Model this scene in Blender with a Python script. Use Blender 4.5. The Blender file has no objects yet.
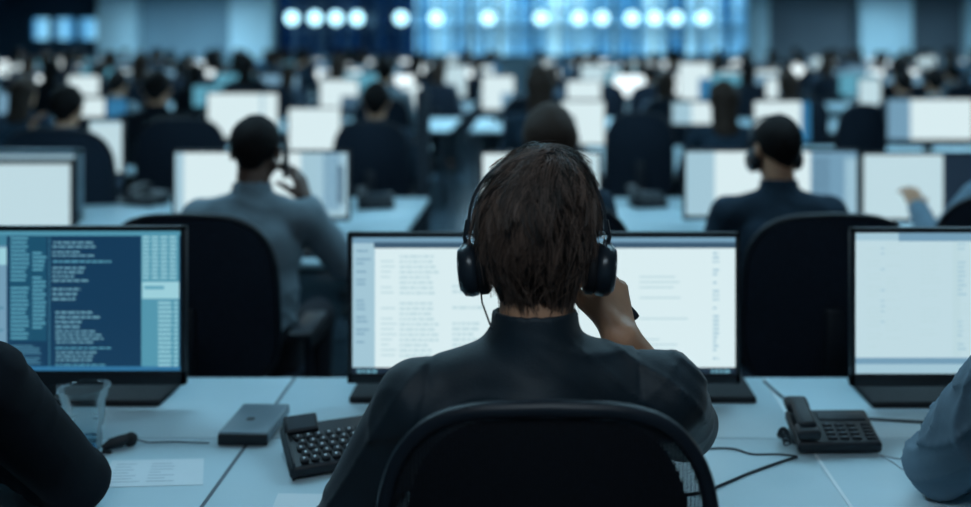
import bpy, bmesh, math, random
import numpy as np
from mathutils import Vector, Matrix
random.seed(7); rng = np.random.default_rng(11)
SC = bpy.context.scene
COL = SC.collection
PI = math.pi

# ------------------------------------------------------------------ camera
EYE = 1.55; F = 970.0; VX = 535.0; VY = 45.0
cam_d = bpy.data.cameras.new('camera'); cam = bpy.data.objects.new('camera', cam_d); COL.objects.link(cam)
cam.location = (0, 0, EYE); cam.rotation_euler = (PI/2, 0, 0)
cam_d.sensor_width = 36; cam_d.lens = 36 * F / 971
cam_d.shift_x = -(VX - 485.5) / 971; cam_d.shift_y = -(253.5 - VY) / 971
cam_d.clip_start = 0.05; cam_d.clip_end = 200
cam_d.dof.use_dof = True; cam_d.dof.focus_distance = 1.55; cam_d.dof.aperture_fstop = 1.52
SC.camera = cam
vs = SC.view_settings
SC.display_settings.display_device = 'sRGB'
vs.view_transform = 'Standard'; vs.look = 'None'; vs.exposure = 0.0; vs.gamma = 1.0; vs.use_curve_mapping = False
try:
    SC.cycles.use_denoising = True
    SC.cycles.max_bounces = 8; SC.cycles.transparent_max_bounces = 16
    SC.cycles.sample_clamp_indirect = 3.0
except Exception:
    pass

def X_(px, d): return (px - VX) * d / F
def Z_(py, d): return EYE - (py - VY) * d / F

# ------------------------------------------------------------------ materials
def mat(name, color, rough=0.5, metal=0.0, emis=None, es=0.0, spec=0.5, noise=None, bump=None, sheen=0, trans=0, ior=1.45, alpha=None):
    m = bpy.data.materials.new(name); m.use_nodes = True
    nt = m.node_tree; b = nt.nodes['Principled BSDF']
    b.inputs['Base Color'].default_value = (*color, 1); b.inputs['Roughness'].default_value = rough
    b.inputs['Metallic'].default_value = metal; b.inputs['Specular IOR Level'].default_value = spec
    b.inputs['IOR'].default_value = ior
    if emis: b.inputs['Emission Color'].default_value = (*emis, 1); b.inputs['Emission Strength'].default_value = es
    if sheen: b.inputs['Sheen Weight'].default_value = sheen
    if trans: b.inputs['Transmission Weight'].default_value = trans
    if noise or bump:
        tc = nt.nodes.new('ShaderNodeTexCoord')
        n = nt.nodes.new('ShaderNodeTexNoise'); n.inputs['Scale'].default_value = (noise or bump)[0]; n.inputs['Detail'].default_value = 4
        mp = nt.nodes.new('ShaderNodeMapping')
        sc = (noise or bump)[2] if len(noise or bump) > 2 else (1, 1, 1)
        mp.inputs['Scale'].default_value = sc
        nt.links.new(tc.outputs['Object'], mp.inputs['Vector']); nt.links.new(mp.outputs['Vector'], n.inputs['Vector'])
        if noise:
            r = nt.nodes.new('ShaderNodeValToRGB')
            a = noise[1]
            r.color_ramp.elements[0].position = 0.3; r.color_ramp.elements[1].position = 0.7
            r.color_ramp.elements[0].color = (*[c*(1-a) for c in color], 1)
            r.color_ramp.elements[1].color = (*[min(1, c*(1+a)) for c in color], 1)
            nt.links.new(n.outputs['Fac'], r.inputs['Fac']); nt.links.new(r.outputs['Color'], b.inputs['Base Color'])
        if bump:
            bp = nt.nodes.new('ShaderNodeBump'); bp.inputs['Strength'].default_value = bump[1]; bp.inputs['Distance'].default_value = 0.002
            if noise:
                n = nt.nodes.new('ShaderNodeTexNoise'); n.inputs['Scale'].default_value = bump[0]
                nt.links.new(tc.outputs['Object'], n.inputs['Vector'])
            nt.links.new(n.outputs['Fac'], bp.inputs['Height']); nt.links.new(bp.outputs['Normal'], b.inputs['Normal'])
    return m

def emat(name, color, s=1.0):
    m = bpy.data.materials.new(name); m.use_nodes = True; nt = m.node_tree
    b = nt.nodes['Principled BSDF']
    b.inputs['Base Color'].default_value = (0.01, 0.01, 0.012, 1); b.inputs['Roughness'].default_value = 0.35
    b.inputs['Emission Color'].default_value = (*color, 1); b.inputs['Emission Strength'].default_value = s
    return m

M = {}
M['black'] = mat('black_plastic', (0.006, 0.009, 0.014), 0.5, noise=(30, 0.2))
M['bezel'] = mat('monitor_bezel', (0.009, 0.012, 0.017), 0.45, noise=(40, 0.15))
M['greybezel'] = mat('grey_bezel', (0.16, 0.22, 0.26), 0.4, noise=(20, 0.1))
M['chairframe'] = mat('chair_frame', (0.009, 0.013, 0.020), 0.42, noise=(20, 0.15))
M['chairfab'] = mat('chair_fabric', (0.011, 0.018, 0.031), 0.85, spec=0.3, noise=(160, 0.4), bump=(500, 0.4))
M['chrome'] = mat('steel', (0.35, 0.38, 0.42), 0.3, 1.0, noise=(10, 0.1))
M['desk'] = mat('desk_laminate', (0.50, 0.66, 0.73), 0.38, noise=(3, 0.05))
M['deskedge'] = mat('desk_edge_strip', (0.10, 0.13, 0.16), 0.5, noise=(3, 0.1))
M['deskleg'] = mat('desk_leg_metal', (0.05, 0.07, 0.09), 0.45, 0.3, noise=(12, 0.2))
M['paper'] = mat('paper', (0.70, 0.78, 0.82), 0.8, noise=(8, 0.02))
M['ink'] = mat('ink', (0.42, 0.50, 0.55), 0.8, noise=(8, 0.1))
M['skin'] = mat('skin', (0.50, 0.265, 0.160), 0.5, noise=(25, 0.10), bump=(180, 0.15))
M['skin'].node_tree.nodes['Principled BSDF'].inputs['Subsurface Weight'].default_value = 0.08
M['skin'].node_tree.nodes['Principled BSDF'].inputs['Subsurface Radius'].default_value = (0.01, 0.004, 0.002)
M['skindark'] = mat('skin_brown', (0.13, 0.075, 0.055), 0.5, noise=(25, 0.12))
M['shirt_navy'] = mat('shirt_navy', (0.006, 0.016, 0.025), 0.60, spec=0.45, sheen=0.08, noise=(14, 0.25), bump=(420, 0.25))
M['shirt_black'] = mat('shirt_black', (0.006, 0.009, 0.014), 0.9, spec=0.2, noise=(14, 0.2))
M['shirt_blue'] = mat('shirt_blue_grey', (0.13, 0.20, 0.26), 0.8, spec=0.3, noise=(10, 0.12), bump=(420, 0.2))
M['shirt_grey'] = mat('shirt_grey', (0.17, 0.23, 0.27), 0.8, spec=0.3, noise=(10, 0.12))
M['shirt_dark'] = mat('shirt_dark', (0.016, 0.034, 0.056), 0.85, spec=0.3, noise=(10, 0.2))
M['shirt_slate'] = mat('shirt_slate', (0.06, 0.09, 0.13), 0.85, noise=(10, 0.2))
M['trousers'] = mat('trousers', (0.010, 0.012, 0.018), 0.9, noise=(30, 0.2))
M['shoe'] = mat('shoe_leather', (0.008, 0.008, 0.01), 0.4, noise=(30, 0.2))
M['hair'] = mat('hair_dark', (0.010, 0.008, 0.008), 0.7, spec=0.15, noise=(40, 0.4, (6, 6, 0.5)))
M['hairbrown'] = mat('hair_brown', (0.035, 0.020, 0.014), 0.65, spec=0.25, noise=(40, 0.4, (6, 6, 0.5)))
M['eyewhite'] = mat('eye_white', (0.7, 0.7, 0.7), 0.2, noise=(10, 0.02))
M['eyedark'] = mat('eye_iris', (0.03, 0.02, 0.015), 0.2, noise=(10, 0.1))
M['strand'] = mat('hair_strand', (0.055, 0.038, 0.030), 0.42, spec=0.6)
M['pad'] = mat('ear_pad', (0.006, 0.007, 0.010), 0.7, noise=(60, 0.2))
M['shell'] = mat('headset_shell', (0.016, 0.022, 0.030), 0.28, noise=(20, 0.15))
M['silver'] = mat('silver_case', (0.15, 0.21, 0.25), 0.4, 0.3, noise=(6, 0.08))
M['keys'] = mat('key_caps', (0.010, 0.013, 0.018), 0.6, noise=(30, 0.2))
M['keymark'] = mat('key_marks', (0.75, 0.85, 0.90), 0.6, noise=(30, 0.05))
M['marks'] = mat('dim_marks', (0.06, 0.08, 0.10), 0.6, noise=(30, 0.05))
M['lcd'] = mat('phone_display', (0.02, 0.03, 0.04), 0.45, noise=(10, 0.2))
M['cable'] = mat('cable_black', (0.006, 0.012, 0.020), 0.5, noise=(10, 0.2))
M['cablewhite'] = mat('cable_white', (0.42, 0.50, 0.55), 0.5, noise=(10, 0.05))
M['wallmid'] = mat('wall_grey_paint', (0.20, 0.29, 0.35), 0.8, noise=(0.8, 0.08))
M['walldark'] = mat('wall_navy_paint', (0.014, 0.040, 0.070), 0.8, noise=(0.8, 0.1))
M['wallbrown'] = mat('wall_taupe_paint', (0.11, 0.13, 0.155), 0.8, noise=(0.8, 0.08))
M['column'] = mat('column_paint', (0.48, 0.63, 0.70), 0.7, noise=(0.8, 0.05))
M['ceiling'] = mat('ceiling_paint', (0.25, 0.3, 0.34), 0.9, noise=(2, 0.05))
M['floor'] = mat('floor_vinyl', (0.055, 0.085, 0.11), 0.22, noise=(1.2, 0.25))
M['mullion'] = mat('mullion_metal', (0.045, 0.09, 0.14), 0.5, 0.3, noise=(3, 0.1))
M['partition'] = mat('partition_fabric', (0.012, 0.018, 0.027), 0.8, noise=(60, 0.2))
M['slatlight'] = mat('blind_slat', (0.45, 0.62, 0.75), 0.6, noise=(3, 0.1))

# plastic of the tumbler
m = bpy.data.materials.new('clear_plastic'); m.use_nodes = True; nt = m.node_tree
b = nt.nodes['Principled BSDF']; b.inputs['Base Color'].default_value = (0.93, 0.98, 1, 1); b.inputs['Roughness'].default_value = 0.06
b.inputs['Transmission Weight'].default_value = 1.0; b.inputs['IOR'].default_value = 1.38
m = bpy.data.materials.new('thin_clear_plastic'); m.use_nodes = True; nt = m.node_tree; nt.nodes.clear()
out = nt.nodes.new('ShaderNodeOutputMaterial'); tr = nt.nodes.new('ShaderNodeBsdfTransparent'); tr.inputs[0].default_value = (0.93, 0.97, 0.98, 1)
gl = nt.nodes.new('ShaderNodeBsdfGlossy'); gl.inputs['Roughness'].default_value = 0.08; lw = nt.nodes.new('ShaderNodeLayerWeight'); lw.inputs[0].default_value = 0.22
ml = nt.nodes.new('ShaderNodeMath'); ml.operation = 'MULTIPLY'; ml.inputs[1].default_value = 0.6; nt.links.new(lw.outputs['Fresnel'], ml.inputs[0])
df = nt.nodes.new('ShaderNodeBsdfTranslucent'); df.inputs[0].default_value = (0.85, 0.95, 1, 1); dd = nt.nodes.new('ShaderNodeBsdfDiffuse'); dd.inputs[0].default_value = (0.85, 0.95, 1, 1)
m3 = nt.nodes.new('ShaderNodeMixShader'); m3.inputs[0].default_value = 0.5; nt.links.new(df.outputs[0], m3.inputs[1]); nt.links.new(dd.outputs[0], m3.inputs[2])
m4 = nt.nodes.new('ShaderNodeMixShader'); m4.inputs[0].default_value = 0.45; nt.links.new(gl.outputs[0], m4.inputs[1]); nt.links.new(m3.outputs[0], m4.inputs[2])
mx = nt.nodes.new('ShaderNodeMixShader'); nt.links.new(ml.outputs[0], mx.inputs[0]); nt.links.new(tr.outputs[0], mx.inputs[1]); nt.links.new(m4.outputs[0], mx.inputs[2]); nt.links.new(mx.outputs[0], out.inputs[0])
M['clear'] = m
m = bpy.data.materials.new('water'); m.use_nodes = True; nt = m.node_tree
b = nt.nodes['Principled BSDF']; b.inputs['Base Color'].default_value = (0.8, 0.93, 1, 1); b.inputs['Roughness'].default_value = 0.0
b.inputs['Transmission Weight'].default_value = 1.0; b.inputs['IOR'].default_value = 1.33
M['water'] = m

# window glass: vertical streaks of bright and dim daylight put into its tint
m = bpy.data.materials.new('window_glass'); m.use_nodes = True; nt = m.node_tree; nt.nodes.clear()
out = nt.nodes.new('ShaderNodeOutputMaterial'); tr = nt.nodes.new('ShaderNodeBsdfTransparent'); gl = nt.nodes.new('ShaderNodeBsdfGlossy')
gl.inputs['Roughness'].default_value = 0.1; gl.inputs['Color'].default_value = (0.6, 0.8, 1, 1)
mx = nt.nodes.new('ShaderNodeMixShader'); mx.inputs[0].default_value = 0.06
tc = nt.nodes.new('ShaderNodeTexCoord'); mp = nt.nodes.new('ShaderNodeMapping'); mp.inputs['Scale'].default_value = (2.3, 0, 0.12)
ns = nt.nodes.new('ShaderNodeTexNoise'); ns.inputs['Scale'].default_value = 1.0; ns.inputs['Detail'].default_value = 3
rp = nt.nodes.new('ShaderNodeValToRGB'); rp.color_ramp.elements[0].position = 0.38; rp.color_ramp.elements[1].position = 0.66
rp.color_ramp.elements[0].color = (0.28, 0.50, 0.66, 1); rp.color_ramp.elements[1].color = (0.95, 1.0, 1.0, 1)
nt.links.new(tc.outputs['Object'], mp.inputs[0]); nt.links.new(mp.outputs[0], ns.inputs['Vector']); nt.links.new(ns.outputs['Fac'], rp.inputs[0])
nt.links.new(rp.outputs[0], tr.inputs[0]); nt.links.new(tr.outputs[0], mx.inputs[1]); nt.links.new(gl.outputs[0], mx.inputs[2]); nt.links.new(mx.outputs[0], out.inputs[0])
M['glass'] = m
# dark tinted glass of the left window part
m2 = m.copy(); m2.name = 'window_glass_dark'
for n in m2.node_tree.nodes:
    if n.type == 'VALTORGB':
        n.color_ramp.elements[0].color = (0.015, 0.05, 0.11, 1); n.color_ramp.elements[1].color = (0.05, 0.16, 0.28, 1)
M['glassdark'] = m2

# open weave of the chair back: a fine grid of holes
m = bpy.data.materials.new('chair_mesh_weave'); m.use_nodes = True; nt = m.node_tree
b = nt.nodes['Principled BSDF']; b.inputs['Base Color'].default_value = (0.004, 0.005, 0.008, 1); b.inputs['Roughness'].default_value = 0.7; b.inputs['Specular IOR Level'].default_value = 0.25
tc = nt.nodes.new('ShaderNodeTexCoord'); sx = nt.nodes.new('ShaderNodeSeparateXYZ'); nt.links.new(tc.outputs['Object'], sx.inputs[0])
def wav(sock, freq):
    a = nt.nodes.new('ShaderNodeMath'); a.operation = 'MULTIPLY'; a.inputs[1].default_value = freq
    s = nt.nodes.new('ShaderNodeMath'); s.operation = 'SINE'; nt.links.new(sock, a.inputs[0]); nt.links.new(a.outputs[0], s.inputs[0]); return s
a1 = wav(sx.outputs['X'], 2*PI/0.0052); a2 = wav(sx.outputs['Z'], 2*PI/0.0046)
mxx = nt.nodes.new('ShaderNodeMath'); mxx.operation = 'MINIMUM'; nt.links.new(a1.outputs[0], mxx.inputs[0]); nt.links.new(a2.outputs[0], mxx.inputs[1])
gt = nt.nodes.new('ShaderNodeMath'); gt.operation = 'LESS_THAN'; gt.inputs[1].default_value = -0.15
nt.links.new(mxx.outputs[0], gt.inputs[0]); 
inv = nt.nodes.new('ShaderNodeMath'); inv.operation = 'MAXIMUM'; inv.inputs[1].default_value = 0.0
nt.links.new(gt.outputs[0], inv.inputs[0]); nt.links.new(inv.outputs[0], b.inputs['Alpha'])
M['weave'] = m

# screen emission palette
SCR = {
 'white': (0.69, 0.84, 0.87), 'white2': (0.52, 0.70, 0.76), 'pale': (0.36, 0.56, 0.66), 'panel': (0.17, 0.33, 0.46),
 'slate': (0.045, 0.10, 0.16), 'dark': (0.010, 0.022, 0.040), 'navy': (0.006, 0.040, 0.095), 'navy2': (0.010, 0.075, 0.14),
 'teal': (0.05, 0.21, 0.31), 'cyan': (0.10, 0.34, 0.46), 'cyandeep': (0.085, 0.30, 0.41), 'cyanpale': (0.33, 0.62, 0.70), 'textgrey': (0.14, 0.34, 0.44),
 'textlight': (0.07, 0.22, 0.33), 'faint': (0.50, 0.68, 0.73), 'blue': (0.03, 0.17, 0.34), 'hot': (1.3, 1.5, 1.55)}
for k, c in SCR.items(): M['e_'+k] = emat('screen_'+k, c)
M['lamp'] = emat('pendant_lamp_glow', (0.45, 0.85, 1.0), 3.2)
M['lampwhite'] = emat('panel_lamp_glow', (0.6, 0.85, 1.0), 4.0)

# ------------------------------------------------------------------ mesh builder
class MB:
    def __init__(s): s.v = []; s.f = []; s.m = []; s.sm = []; s.mats = []
    def mi(s, k):
        if k not in s.mats: s.mats.append(k)
        return s.mats.index(k)
    def add(s, vs, fs, k, smooth=False):
        o = len(s.v); s.v += [tuple(v) for v in vs]; i = s.mi(k)
        for f in fs: s.f.append(tuple(o + a for a in f)); s.m.append(i); s.sm.append(smooth)
        return s
    def box(s, lo, hi, k, bev=0.0, seg=2, T=None):
        if bev <= 0:
            x0, y0, z0 = lo; x1, y1, z1 = hi
            vs = [(x0,y0,z0),(x1,y0,z0),(x1,y1,z0),(x0,y1,z0),(x0,y0,z1),(x1,y0,z1),(x1,y1,z1),(x0,y1,z1)]
            fs = [(0,3,2,1),(4,5,6,7),(0,1,5,4),(1,2,6,5),(2,3,7,6),(3,0,4,7)]
            if T: vs = [T @ Vector(v) for v in vs]
            return s.add(vs, fs, k)
        bm = bmesh.new(); bmesh.ops.create_cube(bm, size=1)
        for v in bm.verts: v.co = Vector([lo[i] + (v.co[i] + 0.5) * (hi[i] - lo[i]) for i in range(3)])
        bmesh.ops.bevel(bm, geom=bm.edges[:], offset=bev, segments=seg, affect='EDGES', profile=0.5)
        if T: bmesh.ops.transform(bm, matrix=T, verts=bm.verts)
        return s.bm(bm, k, True)
    def bm(s, bm, k, smooth=False):
        bm.verts.index_update()
        s.add([v.co.copy() for v in bm.verts], [[v.index for v in f.verts] for f in bm.faces], k, smooth); bm.free(); return s
    def tube(s, pts, r, k, n=10, caps=True, closed=False):
        pts = [Vector(p) for p in pts]; N = len(pts)
        rs = r if isinstance(r, (list, tuple)) else [r]*N
        up = Vector((0, 0, 1)); vs = []; prev = None
        for i, p in enumerate(pts):
            a = pts[i-1] if (i > 0 or closed) else p; b_ = pts[(i+1) % N] if (i < N-1 or closed) else p
            t = (b_ - a).normalized()
            if prev is None:
                u = t.cross(up)
                if u.length < 1e-3: u = t.cross(Vector((1, 0, 0)))
            else:
                u = prev - t * prev.dot(t)
            u.normalize(); prev = u; w = t.cross(u)
            for j in range(n):
                a_ = 2*PI*j/n; vs.append(p + (u*math.cos(a_) + w*math.sin(a_))*rs[i])
        fs = []
        for i in range(N if closed else N-1):
            i2 = (i+1) % N
            for j in range(n): fs.append((i*n+j, i*n+(j+1) % n, i2*n+(j+1) % n, i2*n+j))
        if caps and not closed: fs.append(tuple(range(n))[::-1]); fs.append(tuple((N-1)*n+j for j in range(n)))
        return s.add(vs, fs, k, True)
    def lathe(s, prof, k, n=40, c=(0, 0, 0), T=None):
        vs = []; fs = []
        for r, z in prof:
            for j in range(n):
                a = 2*PI*j/n; v = Vector((c[0]+r*math.cos(a), c[1]+r*math.sin(a), c[2]+z)); vs.append(T @ v if T else v)
        for i in range(len(prof)-1):
            for j in range(n): fs.append((i*n+j, i*n+(j+1) % n, (i+1)*n+(j+1) % n, (i+1)*n+j))
        return s.add(vs, fs, k, True)
    def build(s, name, parent=None, at=None):
        me = bpy.data.meshes.new(name); me.from_pydata([tuple(v) for v in s.v], [], s.f)
        for k in s.mats: me.materials.append(M[k])
        me.polygons.foreach_set('material_index', s.m); me.polygons.foreach_set('use_smooth', s.sm); me.update()
        o = bpy.data.objects.new(name, me); COL.objects.link(o)
        if parent: o.parent = parent
        if at: o.location = at
        if any(s.sm):
            md = me
            try: md.set_sharp_from_angle(angle=math.radians(50))
            except Exception: pass
        return o

def thing(name, label, cat, loc=(0, 0, 0), rz=0, group=None, scale=None):
    o = bpy.data.objects.new(name, None); COL.objects.link(o); o.empty_display_size = 0.1
    o.location = loc; o.rotation_euler = (0, 0, rz)
    if scale: o.scale = scale
    return tag(o, label, cat, group)
def tag(o, label, cat, group=None, kind=None):
    if label: o['label'] = label
    if cat: o['category'] = cat
    if group: o['group'] = group
    if kind: o['kind'] = kind
    return o
def struct(o): o['kind'] = 'structure'; return o
def copy_tree(o, parent=None):
    c = o.copy(); COL.objects.link(c)
    if parent: c.parent = parent
    for ch in list(o.children): copy_tree(ch, c)
    return c
def dup(o, loc, rz, label, group=None, scale=None):
    c = copy_tree(o); c.location = loc; c.rotation_euler = (0, 0, rz); c['label'] = label
    if group: c['group'] = group
    if scale: c.scale = scale
    return c

# ------------------------------------------------------------------ signed distance modelling for bodies
def V(*a): return np.array(a, dtype=np.float64)
def cap(a, b, r0, r1, k=0.02, flat=None):
    return ('cap', np.array(a, float), np.array(b, float), r0, r1, k, flat)
def ell(c, r, k=0.02, rot=None):
    return ('ell', np.array(c, float), np.array(r, float), k, rot)
def op_eval(op, X, Y, Z):
    if op[0] == 'cap':
        _, a, b, r0, r1, k, flat = op
        x, y, z = X-a[0], Y-a[1], Z-a[2]; dx, dy, dz = (b-a)
        if flat:   # flat = (axis unit vector, factor): widen along that axis
            u, s = np.array(flat[0], float), flat[1]; u = u/np.linalg.norm(u)
            q = x*u[0]+y*u[1]+z*u[2]; e = 1-1/s
            dq = dx*u[0]+dy*u[1]+dz*u[2]
            x, y, z = x-u[0]*q*e, y-u[1]*q*e, z-u[2]*q*e
            dx, dy, dz = dx-u[0]*dq*e, dy-u[1]*dq*e, dz-u[2]*dq*e
        L = dx*dx+dy*dy+dz*dz+1e-12
        t = np.clip((x*dx+y*dy+z*dz)/L, 0, 1)
        return np.sqrt((x-t*dx)**2+(y-t*dy)**2+(z-t*dz)**2) - (r0+(r1-r0)*t)
    _, c, r, k, rot = op
    x, y, z = X-c[0], Y-c[1], Z-c[2]
    if rot is not None:
        R = np.array(rot.transposed())
        x, y, z = R[0,0]*x+R[0,1]*y+R[0,2]*z, R[1,0]*x+R[1,1]*y+R[1,2]*z, R[2,0]*x+R[2,1]*y+R[2,2]*z
    n1 = np.sqrt((x/r[0])**2+(y/r[1])**2+(z/r[2])**2); n2 = np.sqrt((x/r[0]**2)**2+(y/r[1]**2)**2+(z/r[2]**2)**2)+1e-9
    return n1*(n1-1)/n2
def smin(a, b, k):
    h = np.clip(0.5+0.5*(b-a)/k, 0, 1); return b+(a-b)*h-k*h*(1-h)
def op_box(op):
    if op[0] == 'cap':
        _, a, b, r0, r1, k, flat = op; r = max(r0, r1)*(flat[1] if flat else 1)
        return np.minimum(a, b)-r, np.maximum(a, b)+r
    r = np.max(op[2]) if op[4] is not None else op[2]
    return op[1]-r, op[1]+r
def opk(op): return op[5] if op[0] == 'cap' else op[3]
def sdf_points(ops, P):
    D = np.full(P.shape[0], 1.0)
    for op in ops: D = smin(D, op_eval(op, P[:, 0], P[:, 1], P[:, 2]), opk(op))
    return D
def sdf_mesh(ops, h, post=None, name='body'):
    los, his = zip(*[op_box(o) for o in ops])
    lo = np.min(los, 0)-3*h; hi = np.max(his, 0)+3*h
    n = np.ceil((hi-lo)/h).astype(int)+1
    ax = [(lo[i]+h*np.arange(n[i])).astype(np.float32) for i in range(3)]
    D = np.full(n, 0.5, dtype=np.float32)
    for op in ops:
        a, b = op_box(op); mg = max(0.03, opk(op)*1.2)
        i0 = np.clip(((a-mg-lo)/h).astype(int), 0, n-1); i1 = np.clip(((b+mg-lo)/h).astype(int)+2, 1, n)
        sl = tuple(slice(i0[i], i1[i]) for i in range(3))
        X = ax[0][sl[0]][:, None, None]; Y = ax[1][sl[1]][None, :, None]; Z = ax[2][sl[2]][None, None, :]
        D[sl] = smin(D[sl], op_eval(op, X, Y, Z), opk(op))
    if post:
        D = post(ax[0][:, None, None], ax[1][None, :, None], ax[2][None, None, :], D)
    D = np.where(D == 0, 1e-6, D)
    ins = D < 0
    c = [ins[i:n[0]-1+i, j:n[1]-1+j, k:n[2]-1+k] for i in (0, 1) for j in (0, 1) for k in (0, 1)]
    s = sum(x.astype(np.int8) for x in c); act = (s > 0) & (s < 8)
    I = np.argwhere(act); vid = -np.ones(act.shape, np.int64); vid[act] = np.arange(len(I))
    cor = [(i, j, k) for i in (0, 1) for j in (0, 1) for k in (0, 1)]
    vals = [D[I[:, 0]+a, I[:, 1]+b, I[:, 2]+cc] for a, b, cc in cor]
    P = np.zeros((len(I), 3)); cnt = np.zeros(len(I))
    for p in range(8):
        for q in range(p+1, 8):
            if sum(abs(cor[p][t]-cor[q][t]) for t in range(3)) != 1: continue
            va, vb = vals[p], vals[q]; x = (va < 0) != (vb < 0); t = np.where(x, va/(va-vb+1e-20), 0)
            A = np.array(cor[p], float); B = np.array(cor[q], float)
            P += np.where(x[:, None], A+t[:, None]*(B-A), 0); cnt += x
    P = lo+h*(I+P/cnt[:, None])
    quads = []
    for axs in range(3):
        o = [a for a in range(3) if a != axs]
        sA = [slice(None)]*3; sB = [slice(None)]*3; sA[axs] = slice(0, -1); sB[axs] = slice(1, None)
        a, b = ins[tuple(sA)], ins[tuple(sB)]
        E = np.argwhere(a != b); E = E[(E[:, o[0]] > 0) & (E[:, o[1]] > 0) & (E[:, o[0]] < n[o[0]]-1) & (E[:, o[1]] < n[o[1]]-1)]
        flip = ins[E[:, 0], E[:, 1], E[:, 2]]
        def cell(d0, d1):
            q = E.copy(); q[:, o[0]] -= d0; q[:, o[1]] -= d1; return vid[q[:, 0], q[:, 1], q[:, 2]]
        Q = np.stack([cell(1, 1), cell(0, 1), cell(0, 0), cell(1, 0)], 1)
        if axs == 1: flip = ~flip
        Q[~flip] = Q[~flip][:, ::-1]
        quads.append(Q)
    Q = np.concatenate(quads); Q = Q[(Q >= 0).all(1)]
    me = bpy.data.meshes.new(name); me.vertices.add(len(P)); me.vertices.foreach_set('co', P.astype(np.float32).ravel())
    me.loops.add(Q.size); me.loops.foreach_set('vertex_index', Q.astype(np.int32).ravel())
    me.polygons.add(len(Q)); me.polygons.foreach_set('loop_start', (np.arange(len(Q))*4).astype(np.int32))
    me.polygons.foreach_set('use_smooth', np.ones(len(Q), bool)); me.update(calc_edges=True); me.validate()
    return me
def mesh_obj(name, me, k, parent=None):
    if k: me.materials.clear(); me.materials.append(M[k])
    o = bpy.data.objects.new(name, me); COL.objects.link(o)
    if parent: o.parent = parent
    return o

def hand_ops(w, d, n, thumb_side, curl=0.5, s=1.0, thumb_out=0.6, spread=0.08, tcurl=0.2):
    """wrist, direction wrist->knuckles, palm normal, thumb-side vector"""
    w = np.array(w, float); d = np.array(d, float); d /= np.linalg.norm(d)
    n = np.array(n, float); n -= d*np.dot(n, d); n /= np.linalg.norm(n)
    t = np.array(thumb_side, float); t -= d*np.dot(t, d)+n*np.dot(t, n); t /= np.linalg.norm(t)
    ops = []
    L = [(0.088, 0.030), (0.092, 0.010), (0.087, -0.010), (0.079, -0.028)]
    seg = [(0.042, 0.026, 0.020), (0.046, 0.030, 0.021), (0.043, 0.027, 0.020), (0.034, 0.020, 0.018)]
    for i, (a, q) in enumerate(L):
        kn = w+d*a*s+t*q*s
        ops.append(cap(w+t*q*0.65*s+d*0.008, kn, 0.0135*s, 0.0105*s, 0.012))
        p = kn; ang = curl*0.8; dd = d+t*(spread*(1.5-i)/1.5); dd /= np.linalg.norm(dd)
        r = 0.0092*s*(0.9 if i == 3 else 1)
        for j in range(3):
            di = dd*math.cos(ang)+n*math.sin(ang); q2 = p+di*seg[i][j]*s
            ops.append(cap(p, q2, r, r*0.9, 0.004)); p = q2; r *= 0.9; ang += curl*(1.1 if j == 0 else 0.8)
    b0 = w+d*0.025*s+t*0.022*s; dd = t*thumb_out+d*(1-thumb_out*0.4)+n*0.35; dd /= np.linalg.norm(dd)
    b1 = b0+dd*0.042*s; dd2 = dd+d*0.35+n*tcurl; dd2 /= np.linalg.norm(dd2); b2 = b1+dd2*0.034*s
    dd3 = dd2+n*tcurl*1.2; dd3 /= np.linalg.norm(dd3); b3 = b2+dd3*0.024*s
    ops += [cap(b0, b1, 0.015*s, 0.0115*s, 0.012), cap(b1, b2, 0.011*s, 0.010*s, 0.004), cap(b2, b3, 0.010*s, 0.008*s, 0.004)]
    return ops

def head_ops(c, yaw=0.0, pitch=0.0, s=1.0):
    R = Matrix.Rotation(yaw, 3, 'Z') @ Matrix.Rotation(pitch, 3, 'X')
    def P(x, y, z): return np.array(c)+np.array(R @ Vector((x*s, y*s, z*s)))
    o = [ell(P(0, -0.008, 0.025), (0.074*s, 0.094*s, 0.088*s), 0.02, R),
         ell(P(0, 0.028, -0.035), (0.056*s, 0.062*s, 0.070*s), 0.03, R),
         ell(P(0, 0.070, -0.088), (0.024*s, 0.020*s, 0.018*s), 0.02, R),
         cap(P(-0.045, 0.01, -0.07), P(-0.015, 0.068, -0.092), 0.016*s, 0.014*s, 0.02),
         cap(P(0.045, 0.01, -0.07), P(0.015, 0.068, -0.092), 0.016*s, 0.014*s, 0.02),
         cap(P(0, 0.088, 0.010), P(0, 0.108, -0.030), 0.007*s, 0.012*s, 0.010),
         cap(P(-0.011, 0.092, -0.034), P(0.011, 0.092, -0.034), 0.008*s, 0.008*s, 0.006),
         cap(P(-0.035, 0.078, 0.022), P(0.035, 0.078, 0.022), 0.012*s, 0.012*s, 0.012),
         cap(P(-0.020, 0.086, -0.060), P(0.020, 0.086, -0.060), 0.007*s, 0.007*s, 0.006),
         cap(P(-0.018, 0.084, -0.070), P(0.018, 0.084, -0.070), 0.0075*s, 0.0075*s, 0.006),
         ell(P(-0.078, -0.005, -0.012), (0.008*s, 0.018*s, 0.032*s), 0.006, R),
         ell(P(0.078, -0.005, -0.012), (0.008*s, 0.018*s, 0.032*s), 0.006, R)]
    return o, R

def arm_ops(sh, el, wr, r=(0.050, 0.040, 0.026), k=0.02, extra=0.0, end=1.0, start=0.0):
    sh, el, wr = V(*sh), V(*el), V(*wr); w2 = el+(wr-el)*end
    return [cap(sh, el, r[0]+extra, r[1]+extra, k), cap(el, el+(w2-el)*0.35, r[1]+extra, r[1]*0.98+extra, k*0.7),
            cap(el+(w2-el)*0.3, w2, r[1]*0.98+extra, r[1]*0.98+(r[2]-r[1]*0.98)*end+extra, k*0.7)]

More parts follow.
